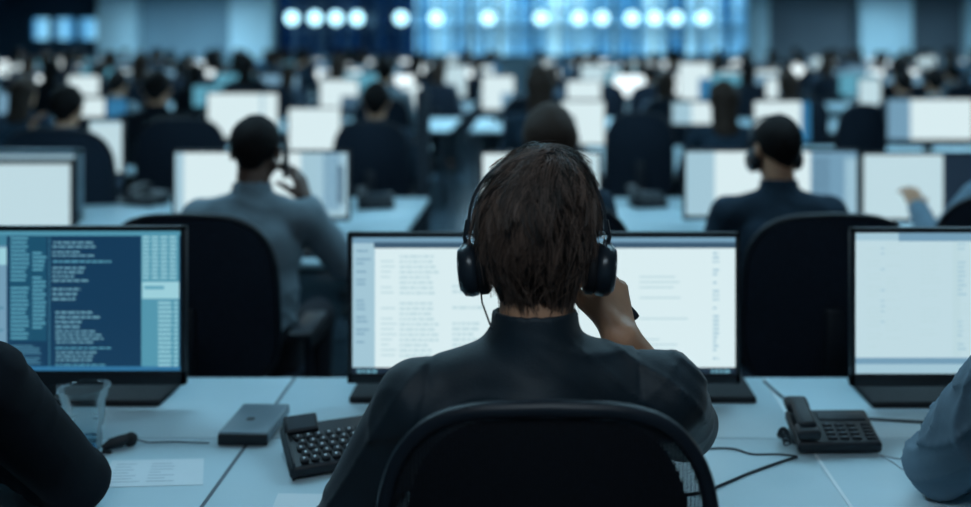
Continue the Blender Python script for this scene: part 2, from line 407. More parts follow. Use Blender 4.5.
def torso_ops(J, e=0.0, k=0.04):
    U = (1, 0, 0)
    return [cap(J['pelvis'], J['belly'], 0.105+e, 0.095+e, k, (U, 1.45)), cap(J['belly'], J['chest'], 0.095+e, 0.105+e, k, (U, 1.45)),
            cap(V(*J['chest'])+V(-0.06, 0, 0), V(*J['chest'])+V(0.06, 0, 0), 0.095+e, 0.095+e, k),
            cap(V(*J['neck'])+V(0, -0.006, -0.075), V(*J['neck'])+V(0, -0.002, 0.000), 0.086+e, 0.050+e, k*0.6),
            cap(V(*J['neck'])+V(-0.03, -0.005, -0.045), V(*J['shl'])+V(0.01, 0, 0.0), 0.052+e, 0.050+e, k*0.8),
            cap(V(*J['neck'])+V(0.03, -0.005, -0.045), V(*J['shr'])+V(-0.01, 0, 0.0), 0.052+e, 0.050+e, k*0.8)]
def leg_ops(J, e=0.0, feet=True):
    o = []
    for s in (-1, 1):
        hip = V(s*0.085, 0.02, J['pelvis'][2]); kn = V(s*0.13, 0.42, J['pelvis'][2]+0.0); an = V(s*0.13, 0.40, 0.10)
        o += [cap(hip, kn, 0.082+e, 0.058+e, 0.03), cap(kn, an, 0.054+e, 0.038+e, 0.02)]
        if feet: o += [cap(an+V(0, -0.03, -0.04), an+V(0, 0.12, -0.062), 0.034, 0.028, 0.02)]
    return o

def folds(X, Y, Z, amp):
    r1 = np.sin(31*X+14*Z+2.2*np.sin(17*Z+5*X)+1.7*np.sin(23*Y)); r2 = np.sin(19*X-33*Z+2.5*np.sin(13*X+3)+1.9*np.sin(11*Y+2)+1)
    m1 = 0.5+0.5*np.sin(9*X+12*Z+5); m2 = 0.5+0.5*np.sin(13*Z-8*X+2*Y)
    return amp*(1.6*m1*(1-np.abs(r1))**3+1.6*m2*(1-np.abs(r2))**3+0.5*r1*r2)*-1

def build_person(J, shirt='shirt_dark', skin='skin', hair='hair', h=0.009, style='short', sleeve=(1.0, 1.0), hands=True, label=None, loc=(0,0,0), rz=0, yaw=0.0, pitch=0.0, hand_l=None, hand_r=None, fold=0.002, hs=1.0, base_hair=True, name='person'):
    root = thing(name, label, 'person', loc, rz)
    ho, R = head_ops(J['head'], yaw, pitch, hs)
    nk = V(*J['neck']); hd = V(*J['head']); AR = J.get('armr', (0.050, 0.040, 0.026))
    nops = [cap(nk+V(0, 0, -0.04), hd+V(0, -0.018, -0.05), 0.056, 0.052, 0.025)]
    body = torso_ops(J, -0.012)+leg_ops(J, -0.010)+arm_ops(J['shl'], J['ell'], J['wrl'], extra=-0.004)+arm_ops(J['shr'], J['elr'], J['wrr'], AR, extra=-0.004)+nops+ho
    dl = V(*J['wrl'])-V(*J['ell']); dr = V(*J['wrr'])-V(*J['elr'])
    hl = hand_l or dict(d=dl/np.linalg.norm(dl), n=(0, 0.2, -1), t=(1, 0, 0), curl=0.35)
    hr = hand_r or dict(d=dr/np.linalg.norm(dr), n=(0, 0.2, -1), t=(-1, 0, 0), curl=0.35)
    for w, q in ((J['wrl'], hl), (J['wrr'], hr)):
        q = dict(q); d_, n_, t_ = q.pop('d'), q.pop('n'), q.pop('t'); body += hand_ops(w, d_, n_, t_, **q)
    def cut_eye(X, Y, Z, D):
        for sx in (-1, 1):
            c = np.array(hd)+np.array(R @ Vector((sx*0.031*hs, 0.093*hs, 0.0)))
            e = op_eval(ell(c, (0.015*hs, 0.012*hs, 0.010*hs), 0.01, R), X, Y, Z); D = -smin(-D, e, 0.006)
        return D
    bo = mesh_obj('body', sdf_mesh(body, h, cut_eye), skin, root)
    for sx in (-1, 1):
        c = Vector(hd)+R @ Vector((sx*0.031*hs, 0.0745*hs, 0.0)); q = MB()
        prof = [(0.0125*hs*math.sin(a), -0.0125*hs*math.cos(a)) for a in np.linspace(0.001, PI-0.001, 12)]
        T = Matrix.Translation(c) @ R.to_4x4() @ Matrix.Rotation(-PI/2, 4, 'X')
        q.lathe(prof[:9], 'eyewhite', 16, T=T); q.lathe(prof[8:], 'eyedark', 16, T=T); q.build('eye', root)
    # shirt
    so = torso_ops(J, 0.004)
    for sd, e in (('l', sleeve[0]), ('r', sleeve[1])):
        so += arm_ops(J['sh'+sd], J['el'+sd], J['wr'+sd], extra=0.011, end=max(0.08, e*0.95), k=0.022)
    def post(X, Y, Z, D):
        D = D+folds(X, Y, Z, fold)
        nc = op_eval(cap(nk+V(0, 0, 0.025), hd, 0.058, 0.060), X, Y, Z)
        D = np.maximum(D, -nc)
        D = D+0.0025*np.exp(-((np.abs(X-nk[0])-0.150-0.25*np.clip(nk[2]-0.06-Z, 0, 0.1))/0.0035)**2)*(Z > nk[2]-0.20)
        # collar band around the neck
        a = nk+V(0, -0.004, -0.035); b_ = nk+V(0, 0.004, 0.037)
        ax_ = (b_-a); L = np.linalg.norm(ax_); ax_ = ax_/L
        t = (X-a[0])*ax_[0]+(Y-a[1])*ax_[1]+(Z-a[2])*ax_[2]
        rx, ry, rz_ = X-a[0]-t*ax_[0], Y-a[1]-t*ax_[1], Z-a[2]-t*ax_[2]
        rad = np.sqrt(rx*rx+ry*ry+rz_*rz_)
        band = np.maximum(np.maximum(np.abs(rad-0.063+0.07*np.clip(t, 0, 0.1))-0.0045, t-L), -t)
        front = (Y-nk[1]) - 0.045
        band = np.maximum(band, front)
        return smin(D, band, 0.008)
    sh = mesh_obj('shirt', sdf_mesh(so, h, post), shirt, root)
    to = leg_ops(J, 0.006, False)+[cap(J['pelvis'], V(*J['pelvis'])+V(0, 0.0, 0.07), 0.112, 0.105, 0.04, ((1, 0, 0), 1.45))]
    mesh_obj('trousers', sdf_mesh(to, max(h, 0.012)), 'trousers', root)
    for s in (-1, 1):
        an = V(s*0.13, 0.40, 0.10)
        mesh_obj('shoe', sdf_mesh([cap(an+V(0, -0.04, -0.045), an+V(0, 0.15, -0.062), 0.046, 0.036, 0.02)], 0.012, lambda X, Y, Z, D: np.maximum(D, -(Z-0.001))), 'shoe', root)
    if base_hair:
        def HP(x, y, z): return hd+np.array(R @ Vector((x*hs, y*hs, z*hs)))
        if style == 'short':
            hops = [ell(HP(0, -0.014, 0.030), (0.084*hs, 0.103*hs, 0.096*hs), 0.02, R), cap(HP(0, -0.06, 0.0), HP(0, -0.055, -0.055), 0.045*hs, 0.032*hs, 0.02, ((1, 0, 0), 1.3))]
        elif style == 'buzz':
            hops = [ell(HP(0, -0.011, 0.027), (0.079*hs, 0.099*hs, 0.092*hs), 0.02, R), cap(HP(0, -0.06, 0.0), HP(0, -0.05, -0.05), 0.038*hs, 0.026*hs, 0.02, ((1, 0, 0), 1.3))]
        else:
            hops = [ell(HP(0, -0.014, 0.032), (0.088*hs, 0.107*hs, 0.098*hs), 0.02, R),
                    cap(HP(0, -0.055, 0.01), HP(0, -0.085, -0.20), 0.062*hs, 0.050*hs, 0.03, ((1, 0, 0), 1.45)),
                    cap(HP(0, -0.085, -0.18), HP(0, -0.10, -0.30), 0.045*hs, 0.018*hs, 0.03, ((1, 0, 0), 1.6))]
        Ri = R.transposed()
        def hpost(X, Y, Z, D):
            x, y, z = X-hd[0], Y-hd[1], Z-hd[2]
            yl = Ri[1][0]*x+Ri[1][1]*y+Ri[1][2]*z; zl = Ri[2][0]*x+Ri[2][1]*y+Ri[2][2]*z; xl = Ri[0][0]*x+Ri[0][1]*y+Ri[0][2]*z
            if style == 'long':
                cut = yl-0.030-1.1*np.clip(zl-0.035, -0.05, 1)
            else:
                cut = yl-0.015-1.0*np.clip(zl-0.005, -0.09, 1)
            D = D+0.0016*np.sin(np.arctan2(xl, -yl+0.001)*38+6*np.sin(30*zl))+0.002*np.sin(47*xl+31*zl)
            return -smin(-D, -cut, 0.01)
        mesh_obj('hair', sdf_mesh(hops, min(h, 0.007), hpost), hair, root)
    return root

def joints(lean=0.0, head_dy=0.0, **kw):
    J = dict(pelvis=(0, 0, 0.56), belly=(0, 0.01+lean*0.3, 0.74), chest=(0, 0.02+lean*0.7, 0.90), neck=(0, 0.02+lean, 1.065),
             head=(0, 0.055+lean*1.25+head_dy, 1.205), shl=(-0.170, 0.02+lean, 0.985), shr=(0.170, 0.02+lean, 0.985),
             ell=(-0.235, 0.10+lean, 0.745), elr=(0.235, 0.10+lean, 0.745), wrl=(-0.15, 0.33+lean, 0.785), wrr=(0.15, 0.33+lean, 0.785))
    J.update(kw); return J

# ------------------------------------------------------------------ room
def quadbox(name, lo, hi, k): return struct(MB().box(lo, hi, k).build(name))
YB = 31.0; CZ = 3.5; XL = -18.5; XR = 15.5
quadbox('floor', (XL-0.3, -2.2, -0.1), (XR+0.3, YB+0.3, 0), 'floor')
quadbox('ceiling', (XL-0.3, -2.2, CZ), (XR+0.3, YB+0.3, CZ+0.1), 'ceiling')
quadbox('wall_left', (XL-0.3, -2.2, 0), (XL, YB+0.3, CZ), 'wallmid')
quadbox('wall_right', (XR, -2.2, 0), (XR+0.3, YB+0.3, CZ), 'wallmid')
quadbox('wall_front', (XL-0.3, -2.4, 0), (XR+0.3, -2.2, CZ), 'wallmid')
def wx(px): return X_(px, YB)
# back wall in painted stretches, with openings for the two windows
WZ0, WZ1 = 1.2, 3.25
w1a, w1b = wx(278), wx(764)
w2a, w2b = wx(29), wx(99); w2z0, w2z1 = 1.70, 2.42
back = MB()
for a, b_, k in ((XL, w2a, 'walldark'), (w2b, wx(128), 'walldark'), (wx(128), w1a, 'wallmid'), (w1b, wx(868), 'wallbrown'), (wx(868), XR, 'wallbrown')):
    back.box((a, YB, 0), (b_, YB+0.3, CZ), k)
back.box((w2a, YB, 0), (w2b, YB+0.3, w2z0), 'walldark').box((w2a, YB, w2z1), (w2b, YB+0.3, CZ), 'walldark')
back.box((w1a, YB, 0), (w1b, YB+0.3, WZ0), 'wallmid').box((w1a, YB, WZ1), (w1b, YB+0.3, CZ), 'wallmid')
struct(back.build('wall_back'))
for px0, px1 in ((99, 136), (231, 273), (859, 911), (968, 1005), (748, 768)):
    o = MB().box((wx(px0)*0.985, YB-0.62, 0), (wx(px1)*0.985, YB-0.05, CZ), 'column', 0.02).build('pillar')
    struct(o)
# curtain wall window
wf = MB()
wf.box((w1a, YB-0.02, WZ0-0.05), (w1b, YB+0.2, WZ0+0.03), 'mullion').box((w1a, YB-0.02, WZ1-0.05), (w1b, YB+0.2, WZ1+0.05), 'mullion')
x = w1a; i = 0
mull = []
while x < w1b-0.1:
    wd = random.choice([0.05, 0.07, 0.12, 0.05])
    if x < wx(415): wd = 0.16 if i % 2 else 0.10
    mull.append((x, wd)); wf.box((x-wd/2, YB-0.01, WZ0), (x+wd/2, YB+0.16, WZ1), 'mullion'); i += 1
    x += random.choice([0.42, 0.55, 0.75, 0.5])
for z in (2.05, 2.62): wf.box((w1a, YB-0.012, z-0.03), (w1b, YB+0.14, z+0.03), 'mullion')
win = thing('window_1', None, None); win['kind'] = 'structure'
wf.build('window_frame', win)
MB().box((wx(415), YB+0.06, WZ0), (w1b, YB+0.08, WZ1), 'glass').build('window_pane', win)
MB().box((w1a, YB+0.06, WZ0), (wx(415), YB+0.08, WZ1), 'glassdark').build('window_pane', win)
# a venetian blind let down behind the middle of the window
bl = MB(); z = 2.12
while z > 1.62:
    bl.box((wx(452), YB-0.10, z), (wx(740), YB-0.03, z+0.035), 'slatlight'); z -= 0.095
for px in (455, 520, 590, 660, 735): bl.tube([(wx(px), YB-0.065, 1.62), (wx(px), YB-0.065, 2.2)], 0.006, 'slatlight', 6)
bl.box((wx(450), YB-0.12, 2.17), (wx(742), YB-0.02, 2.23), 'slatlight')
bo = bl.build('window_blind'); tag(bo, 'pale blue venetian blind across the lower half of the bright rear window', 'blind')
win2 = thing('window_2', None, None); win2['kind'] = 'structure'
wf = MB()
for z in (w2z0, w2z1): wf.box((w2a, YB, z-0.03), (w2b, YB+0.16, z+0.03), 'mullion')
for t in (0, 0.33, 0.67, 1): xx = w2a+(w2b-w2a)*t; wf.box((xx-0.08, YB, w2z0), (xx+0.08, YB+0.16, w2z1), 'mullion')
wf.build('window_frame', win2)
MB().box((w2a, YB+0.08, w2z0), (w2b, YB+0.1, w2z1), 'glass').build('window_pane', win2)

# hanging globe lamps before the window
ORD = ['first', 'second', 'third', 'fourth', 'fifth', 'sixth', 'seventh', 'eighth', 'ninth', 'tenth', 'eleventh', 'twelfth', 'thirteenth', 'fourteenth', 'fifteenth',
       'sixteenth', 'seventeenth', 'eighteenth', 'nineteenth', 'twentieth', 'twenty-first', 'twenty-second', 'twenty-third', 'twenty-fourth', 'twenty-fifth', 'twenty-sixth', 'twenty-seventh', 'twenty-eighth', 'twenty-ninth', 'thirtieth']
for tn in ('thirt', 'fort', 'fift'):
    ORD += [tn + 'y-' + o for o in ORD[:9]] + [{'thirt': 'fortieth', 'fort': 'fiftieth', 'fift': 'sixtieth'}[tn]]
def pendant(px, py, d, i, n, where):
    t = thing('pendant_lamp', 'round glowing lamp %s, %s from the left' % (where, ORD[i]), 'lamp', (X_(px, d), d, Z_(py, d)), 0, 'round lamps hanging before the rear window')
    prof = [(0.19*math.sin(a), -0.19*math.cos(a)) for a in np.linspace(0.01, PI-0.01, 14)]
    MB().lathe(prof, 'lamp', 20).build('globe', t)
    g = MB(); zt = CZ-Z_(py, d)
    g.lathe([(0.02, 0.18), (0.045, 0.18), (0.045, 0.22), (0.006, 0.24), (0.006, zt-0.03), (0.05, zt-0.02), (0.05, zt)], 'black', 12).build('cord_and_cap', t)
L1 = [292, 315, 336, 357, 401]
for i, px in enumerate(L1): pendant(px, 18, 29.6, i, len(L1), 'at the dark end of the rear window')
L2 = [436, 488, 541, 579, 602, 632, 655, 676, 703]
for i, px in enumerate(L2): pendant(px, 18, 29.6, i, len(L2), 'before the bright part of the rear window')
pendant(782, 37, 24, 0, 1, 'low before the taupe wall beside the window') if False else None

# unseen ceiling lights; the one behind the camera added to light people's backs
def ceiling_light(x, y, w, l, e, i, col=(0.45, 0.80, 1.0)):
    t = thing('ceiling_light', 'unseen flat white LED ceiling panel, %s counted from the camera' % ORD[i], 'ceiling light', (x, y, CZ-0.35), 0, 'ceiling panels over the desks')
    g = MB(); g.box((-w/2, -l/2, 0.0), (w/2, l/2, 0.04), 'ceiling', 0.006)
    g.build('housing', t)
    for a in (-1, 1): MB().tube([(a*w*0.4, 0, 0.04), (a*w*0.4, 0, 0.35)], 0.004, 'chrome', 6).build('suspension_wire', t)
    ld = bpy.data.lights.new('panel_light', 'AREA'); ld.shape = 'RECTANGLE'; ld.size = w*0.95; ld.size_y = l*0.95; ld.energy = e; ld.color = col
    lo = bpy.data.objects.new('panel_light', ld); COL.objects.link(lo); lo.parent = t; lo.location = (0, 0, -0.01)
LS = [(0, -0.4, 2.0, .6, 34, (0.70, 0.88, 1.0)), (-1.6, 3.3, 1.6, .6, 36), (1.5, 3.3, 1.6, .6, 36), (0, 5.0, 2.4, .6, 22), (-4, 7.5, 2.4, .6, 75), (4, 7.5, 2.4, .6, 75), (0, 10, 2.4, .6, 110),
      (-6, 13, 3, .6, 110), (6, 13, 3, .6, 110), (0, 16, 3, .6, 110), (-9, 20, 3, .6, 140), (8, 20, 3, .6, 140), (0, 22, 3, .6, 130), (-10.5, 27.5, 3, .8, 330), (10.5, 27.5, 3, .8, 260), (0, 25, 3, .6, 80)]
for i, a in enumerate(LS): ceiling_light(*a[:5], i, *a[5:])

# world: cold daylight outside the windows
w = bpy.data.worlds.new('world'); SC.world = w; w.use_nodes = True; nt = w.node_tree
bg = nt.nodes['Background']; tc = nt.nodes.new('ShaderNodeTexCoord'); ns = nt.nodes.new('ShaderNodeTexNoise'); ns.inputs['Scale'].default_value = 5
rp = nt.nodes.new('ShaderNodeValToRGB'); rp.color_ramp.elements[0].color = (0.20, 0.42, 0.58, 1); rp.color_ramp.elements[1].color = (0.34, 0.62, 0.76, 1)
rp.color_ramp.elements[0].position = 0.35; rp.color_ramp.elements[1].position = 0.65
nt.links.new(tc.outputs['Generated'], ns.inputs['Vector']); nt.links.new(ns.outputs['Fac'], rp.inputs[0]); nt.links.new(rp.outputs[0], bg.inputs[0]); bg.inputs[1].default_value = 2.3

# ------------------------------------------------------------------ desks
def make_desk(x0, x1, y0, ysplit, y1, label, row_group, simple=False):
    cx = (x0+x1)/2; g = 0.006
    t = thing('desk', label, 'desk', (cx, y0, 0), 0, row_group)
    w = (x1-x0)/2-g/2
    MB().box((-w, 0, 0.715), (w, ysplit-y0-0.002, 0.74), 'desk', 0.0025).build('desktop', t)
    if y1 > ysplit: MB().box((-w, ysplit-y0+0.002, 0.715), (w, y1-y0, 0.74), 'desk', 0.0025).build('rear_desktop', t)
    for sx in (-1, 1):
        for yy in (0.08, y1-y0-0.08):
            MB().box((sx*(w-0.05)-0.025, yy-0.025, 0), (sx*(w-0.05)+0.025, yy+0.025, 0.715), 'deskleg', 0.004).build('leg', t)
    MB().box((-w+0.06, y1-y0-0.06, 0.35), (w-0.06, y1-y0-0.04, 0.712), 'deskleg').build('modesty_panel', t)
    return t
make_desk(-1.735, -0.585, 1.56, 2.0, 2.365, 'white desk under the blue code monitor and the plastic tumbler', 'white desks of the first row')
dk_mid = make_desk(-0.585, 0.555, 1.56, 2.0, 2.365, 'white desk the man in the headset sits at, under the wide white monitor', 'white desks of the first row')
dk_right = make_desk(0.555, 1.70, 1.56, 2.0, 2.365, 'white desk under the black desk phone at the right', 'white desks of the first row')
# thin joint strips between the desks; the pale right one is a painted highlight
for x, dk_, k in ((-0.585, dk_mid, 'deskedge'), (0.555, dk_right, 'paper')):
    cx = dk_.location.x
    MB().box((x-0.0034-cx, 0.004, 0.72), (x+0.0034-cx, 0.80, 0.7402), k).build('edge_strip', dk_)

R2 = [(-2.95, -1.75, 'under the grey framed monitor at the left'), (-1.75, -0.56, 'in front of the man in the grey shirt'), (-0.24, 0.72, 'in front of the long-haired woman'), (0.72, 1.92, 'in front of the crop-haired headset man')]
for a, b_, s in R2: make_desk(a, b_, 3.62, 4.5, 5.15, 'white desk of the second row ' + s, 'white desks of the second row')

# ------------------------------------------------------------------ monitors
def quadlist(W, H, items):
    """items: (u0,v0,u1,v1,key[,layer]) with v measured from the top"""
    out = []
    for it in items:
        u0, v0, u1, v1, k = it[:5]; ly = it[5] if len(it) > 5 else 1
        out.append((-W/2+u0*W, H*(1-v1), -W/2+u1*W, H*(1-v0), k, ly))
    return out
def monitor(name, label, loc, W, H, zb, content, group=None, base='slab', frame='bezel', bz=0.011, rz=0, depth=0.035, chin=None, bl=0.0, br=0.0):
    """loc: base point on the desk; zb: height of the screen unit's lower edge over the desk"""
    t = thing(name, label, 'monitor', loc, rz, group)
    g = MB()
    # front ring, lower chin and back shell
    b2 = chin or bz*1.5
    g.box((-W/2, 0, zb), (-W/2+bz, depth*0.5, zb+H), frame, 0.002).box((W/2-bz, 0, zb), (W/2, depth*0.5, zb+H), frame, 0.002)
    g.box((-W/2, 0, zb), (W/2, depth*0.5, zb+b2), frame, 0.002).box((-W/2, 0, zb+H-bz), (W/2, depth*0.5, zb+H), frame, 0.002)
    g.box((-W/2+0.004, 0.006, zb+0.004), (W/2-0.004, depth, zb+H-0.004), frame, 0.004)
    g.box((-W*0.3, depth*0.7, zb+H*0.15), (W*0.3, depth+0.02, zb+H*0.8), frame, 0.01)
    g.build('housing', t)
    sw, sh_ = W-2*bz, H-b2-bz
    s = MB()
    y = 0.0045
    s.add([(-sw/2, y, 0), (sw/2, y, 0), (sw/2, y, sh_), (-sw/2, y, sh_)], [(0, 1, 2, 3)], 'e_'+content[0])
    for x0, z0, x1, z1, k, ly in quadlist(sw, sh_, content[1]):
        yy = y-0.0003*ly
        s.add([(x0, yy, z0), (x1, yy, z0), (x1, yy, z1), (x0, yy, z1)], [(0, 1, 2, 3)], 'e_'+k)
    s.build('screen', t, (0, 0, zb+b2))
    if base == 'slab':
        MB().box((-W/2+bl, 0.02, 0), (W/2-br, 0.195, 0.016), 'pad', 0.004).build('base', t)
        MB().box((-0.11, depth, 0.010), (0.11, depth+0.03, zb+H*0.5), 'black', 0.006).box((-0.12, 0.012, 0.006), (0.12, depth+0.03, zb+0.01), 'black', 0.004).build('stand', t)
    else:
        MB().box((-0.11, -0.07, 0), (0.11, 0.12, 0.012), 'black', 0.004).build('base', t)
        MB().box((-0.03, depth, 0.010), (0.03, depth+0.025, zb+H*0.5), 'black', 0.005).build('stand', t)
    return t

def textlines(u0, u1, v0, v1, n, k, ragged=0.5, indent=0.0, fill=0.5, words_=False, skip=0.0, rs=None, ly=3):
    r = rs or random; out = []; hgt = (v1-v0)/n
    ind = 0
    for i in range(n):
        if r.random() < skip: continue
        if indent: ind = max(0, min(4, ind+r.choice([-1, 0, 0, 1])))
        a = u0+ind*indent; ln = (u1-a)*(1-ragged*r.random())
        v = v0+i*hgt
        if words_:
            x = a
            while x < a+ln:
                wl = r.uniform(0.006, 0.022)
                out.append((x, v, min(x+wl, u1), v+hgt*fill, k, ly)); x += wl+0.0035
        else: out.append((a, v, a+ln, v+hgt*fill, k, ly))
    return out

# --- code monitor (its left part lies outside the frame)
def U(px, l=-205, r=187): return (px-l-4.5)/(r-l-9)
def Vv(py): return (py-236)/(368-236)
rr = random.Random(5)
items = [(0, 0, 1, 0.035, 'teal'), (U(-200), 0.0, 1, 0.035, 'cyandeep'), (0, 0.045, U(8), 1, 'panel', 1), (0, 0.97, 1, 1, 'blue', 2)]
items += [(0, Vv(252), U(8), Vv(268), 'cyanpale', 2), (0, Vv(240), U(8), Vv(250), 'teal', 2)]
items += textlines(U(-180), U(6), Vv(272), Vv(362), 30, 'teal', 0.4, 0.004, 0.5, True, 0, rr)
items += [(U(11), Vv(241), U(48), Vv(340), 'navy2', 1)]
items += textlines(U(12), U(31), Vv(242), Vv(340), 25, 'cyan', 0.25, 0, 0.5, False, 0.05, rr)
items += textlines(U(34), U(48), Vv(252), Vv(330), 20, 'cyan', 0.35, 0, 0.5, False, 0.08, rr)
items += textlines(U(12), U(43), Vv(344), Vv(365), 9, 'textlight', 0.6, 0, 0.5, False, 0.0, rr)
items += [(U(50.5), Vv(240), U(51.3), Vv(366), 'teal', 2)]
for a, b_, l0, l1, n in ((246, 254, 54, 97, 2), (255, 262, 54, 98, 2), (264, 268, 54, 113, 1), (270, 286, 54, 90, 4), (290, 304, 54, 82, 3), (312, 321, 57, 112, 2), (321, 330, 57, 90, 2), (330, 344, 57, 105, 4), (346, 349, 57, 136, 1), (350, 361, 57, 100, 3), (362, 365, 57, 130, 1)):
    items += textlines(U(l0), U(l1), Vv(a), Vv(b_), n, 'textgrey' if n > 1 else 'cyan', 0.45, 0.002, 0.45, True, 0.0, rr)
items += [(U(143), Vv(239), U(181), Vv(368), 'cyandeep', 1), (U(144), Vv(284), U(181), Vv(300), 'cyanpale', 2), (U(146), Vv(288), U(166), Vv(291), 'cyan', 3)]
for k_ in range(4):
    items += textlines(U(144.5+k_*9), U(151.5+k_*9), Vv(241), Vv(283), 11, 'cyanpale', 0.12, 0, 0.45, False, 0.0, rr)
items += textlines(U(160), U(174), Vv(303), Vv(366), 15, 'cyanpale', 0.1, 0, 0.45, False, 0.0, rr)
items += textlines(U(176), U(180), Vv(303), Vv(366), 15, 'cyanpale', 0.1, 0, 0.45, False, 0.0, rr)
monitor('monitor', 'wide black monitor showing dark blue code beside the plastic tumbler', (-1.211, 2.15, 0.74), 0.870, 0.352, 0.056, ('navy', items), 'wide monitors of the first row', chin=0.031, br=0.065)
# --- centre monitor
def U(px, l=347, r=741): return (px-l-4.5)/(r-l-9)
def Vv(py): return (py-237)/(374-237)
rr = random.Random(9)
items = [(0, 0, 1, Vv(243), 'panel', 1), (U(373), Vv(242), 1, Vv(248), 'slate', 2), (0, Vv(243), U(374), 1, 'pale', 1), (0, Vv(368), 1, 1, 'dark', 3)]
items += textlines(U(355), U(370), Vv(250), Vv(350), 24, 'panel', 0.5, 0, 0.35, False, 0.25, rr)
items += textlines(U(399), U(438), Vv(255), Vv(360), 20, 'faint', 0.3, 0, 0.5, True, 0.12, rr)
items += textlines(U(380), U(396), Vv(255), Vv(360), 20, 'faint', 0.5, 0, 0.3, False, 0.3, rr)
items += textlines(U(452), U(486), Vv(285), Vv(360), 14, 'faint', 0.5, 0, 0.5, True, 0.3, rr)
items += textlines(U(640), U(690), Vv(255), Vv(360), 20, 'faint', 0.6, 0, 0.3, False, 0.55, rr)
items += textlines(U(714), U(720), Vv(252), Vv(362), 26, 'pale', 0.3, 0, 0.5, True, 0.35, rr)
items += textlines(U(356), U(376), Vv(370), Vv(373.5), 1, 'textgrey', 0.0, 0, 1.0, True, 0, rr, 5)
items += textlines(U(712), U(732), Vv(370), Vv(373.5), 1, 'textgrey', 0.0, 0, 1.0, True, 0, rr, 5)
monitor('monitor', 'wide black monitor with a white page and blue side panel before the headset man', (0.020, 2.17, 0.74), 0.880, 0.338, 0.052, ('white', items), 'wide monitors of the first row', chin=0.022, br=-0.04)
# --- right monitor
def U(px, l=850, r=1242): return (px-l-4.5)/(r-l-9)
def Vv(py): return (py-236)/(370-236)
rr = random.Random(3)
items = [(0, 0, 1, 0.055, 'pale', 1), (U(898), 0, U(1100), 0.06, 'panel', 2), (0, Vv(355), 1, 1, 'panel', 3), (0, Vv(361), 1, 1, 'pale', 4), (U(952), Vv(243), U(960), Vv(354), 'faint', 1)]
for a, b_, f in ((866, 882, 0.35), (885, 900, 0.5), (920, 940, 0.3), (955, 985, 0.2), (990, 1100, 0.4)):
    items += textlines(U(a), U(b_), Vv(246), Vv(352), 26, 'faint', 0.4, 0, 0.4, True, f, rr)
items += textlines(U(880), U(884), Vv(250), Vv(330), 16, 'pale', 0.3, 0, 0.3, False, 0.3, rr)
items += textlines(U(957), U(966), Vv(246), Vv(350), 24, 'pale', 0.5, 0, 0.4, False, 0.2, rr)
monitor('monitor', 'wide black monitor with a pale spreadsheet page behind the black desk phone', (1.130, 2.14, 0.74), 0.866, 0.350, 0.056, ('white2', items), 'wide monitors of the first row', chin=0.028, bl=0.055)

# --- rows behind, measured from the photograph and set at their own distance
def far_monitor(x0, x1, y0, y1, d, content, label, group, frame='bezel', bz=0.012):
    W = X_(x1, d)-X_(x0, d); z1 = Z_(y0, d); z0 = Z_(y1, d); cx = (X_(x0, d)+X_(x1, d))/2
    zb = max(0.02, z0-0.74)
    return monitor('monitor', label, (cx, d, 0.74), W, z1-0.74-zb, zb, content, group, 'foot', frame, bz)
G2 = 'monitors on the second desk row'; G3 = 'monitors on the third desk row'
far_monitor(-98, 81, 149, 222, 4.2, ('pale', []), 'grey framed monitor peeking out behind the black one at the left edge', G2, 'greybezel', 0.028)
far_monitor(-120, 75, 159, 240, 3.84, ('white2', [(0.75, 0.1, 0.752, 1, 'faint')]), 'black framed monitor with a pale page, just above the code monitor', G2, 'bezel', 0.02)
far_monitor(172, 350, 150, 221, 4.1, ('white', [(0, 0, 0.05, 1, 'pale'), (0.73, 0, 1, 1, 'pale'), (0.86, 0.0, 0.96, 0.9, 'panel'), (0.94, 0.2, 0.98, 0.8, 'slate')]), 'wide monitor with a white page in front of the man in the grey shirt', G2)
far_monitor(480, 602, 151, 221, 4.1, ('white', [(0.9, 0, 1, 1, 'white2')]), 'white lit monitor half hidden behind the headset man and the long-haired woman', G2)
far_monitor(683, 860, 149, 220, 4.1, ('white', [(0, 0, 0.17, 1, 'pale'), (0.73, 0, 1, 1, 'panel'), (0.74, 0.08, 0.84, 1, 'slate'), (0.93, 0.1, 1, 1, 'pale')]), 'wide monitor with white page and blue panels in front of the dark-clothed headset man', G2)
far_monitor(861, 1040, 152, 223, 4.1, ('white2', [(0.46, 0, 1, 1, 'dark')]), 'monitor with a bright white left half behind the right-hand desk monitor', G2)
far_monitor(87, 124, 119, 176, 5.0, ('white2', [(0, 0, 1, 0.05, 'pale')]), 'upright white monitor behind the grey framed one', G2)
far_monitor(206, 279, 92, 140, 7.0, ('white', [(0.76, 0, 0.8, 1, 'pale')]), 'white monitor above and behind the man in the grey shirt', G3)
far_monitor(287, 342, 107, 153, 6.9, ('white', []), 'plain white monitor just left of the tall dark chair back', G3)
far_monitor(560, 606, 100, 147, 6.9, ('white', []), 'plain white monitor right of the long-haired woman', G3)
far_monitor(753, 812, 100, 144, 7.0, ('white', [(0.84, 0, 1, 1, 'blue')]), 'white monitor with a blue edge above the dark-clothed headset man', G3)
far_monitor(886, 975, 98, 142, 7.0, ('white', [(0, 0, 0.27, 1, 'panel')]), 'wide monitor with a blue left panel and white page near the right edge', G3)
far_monitor(-4, 13, 92, 118, 7.4, ('panel', []), 'blue lit monitor at the very left edge behind the man with raised hand', G3)
far_monitor(66, 106, 97, 119, 7.62, ('white', []), 'white monitor right of the head of the man with raised hand', G3)
far_monitor(105, 128, 98, 119, 7.62, ('blue', []), 'blue lit monitor beside the white one, right of the man with raised hand', G3)
G4 = 'monitors on the fourth desk row'
far_monitor(67, 100, 75, 97, 10.2, ('white', []), 'white monitor on the fourth desk row, above the one by the man with raised hand', G4)
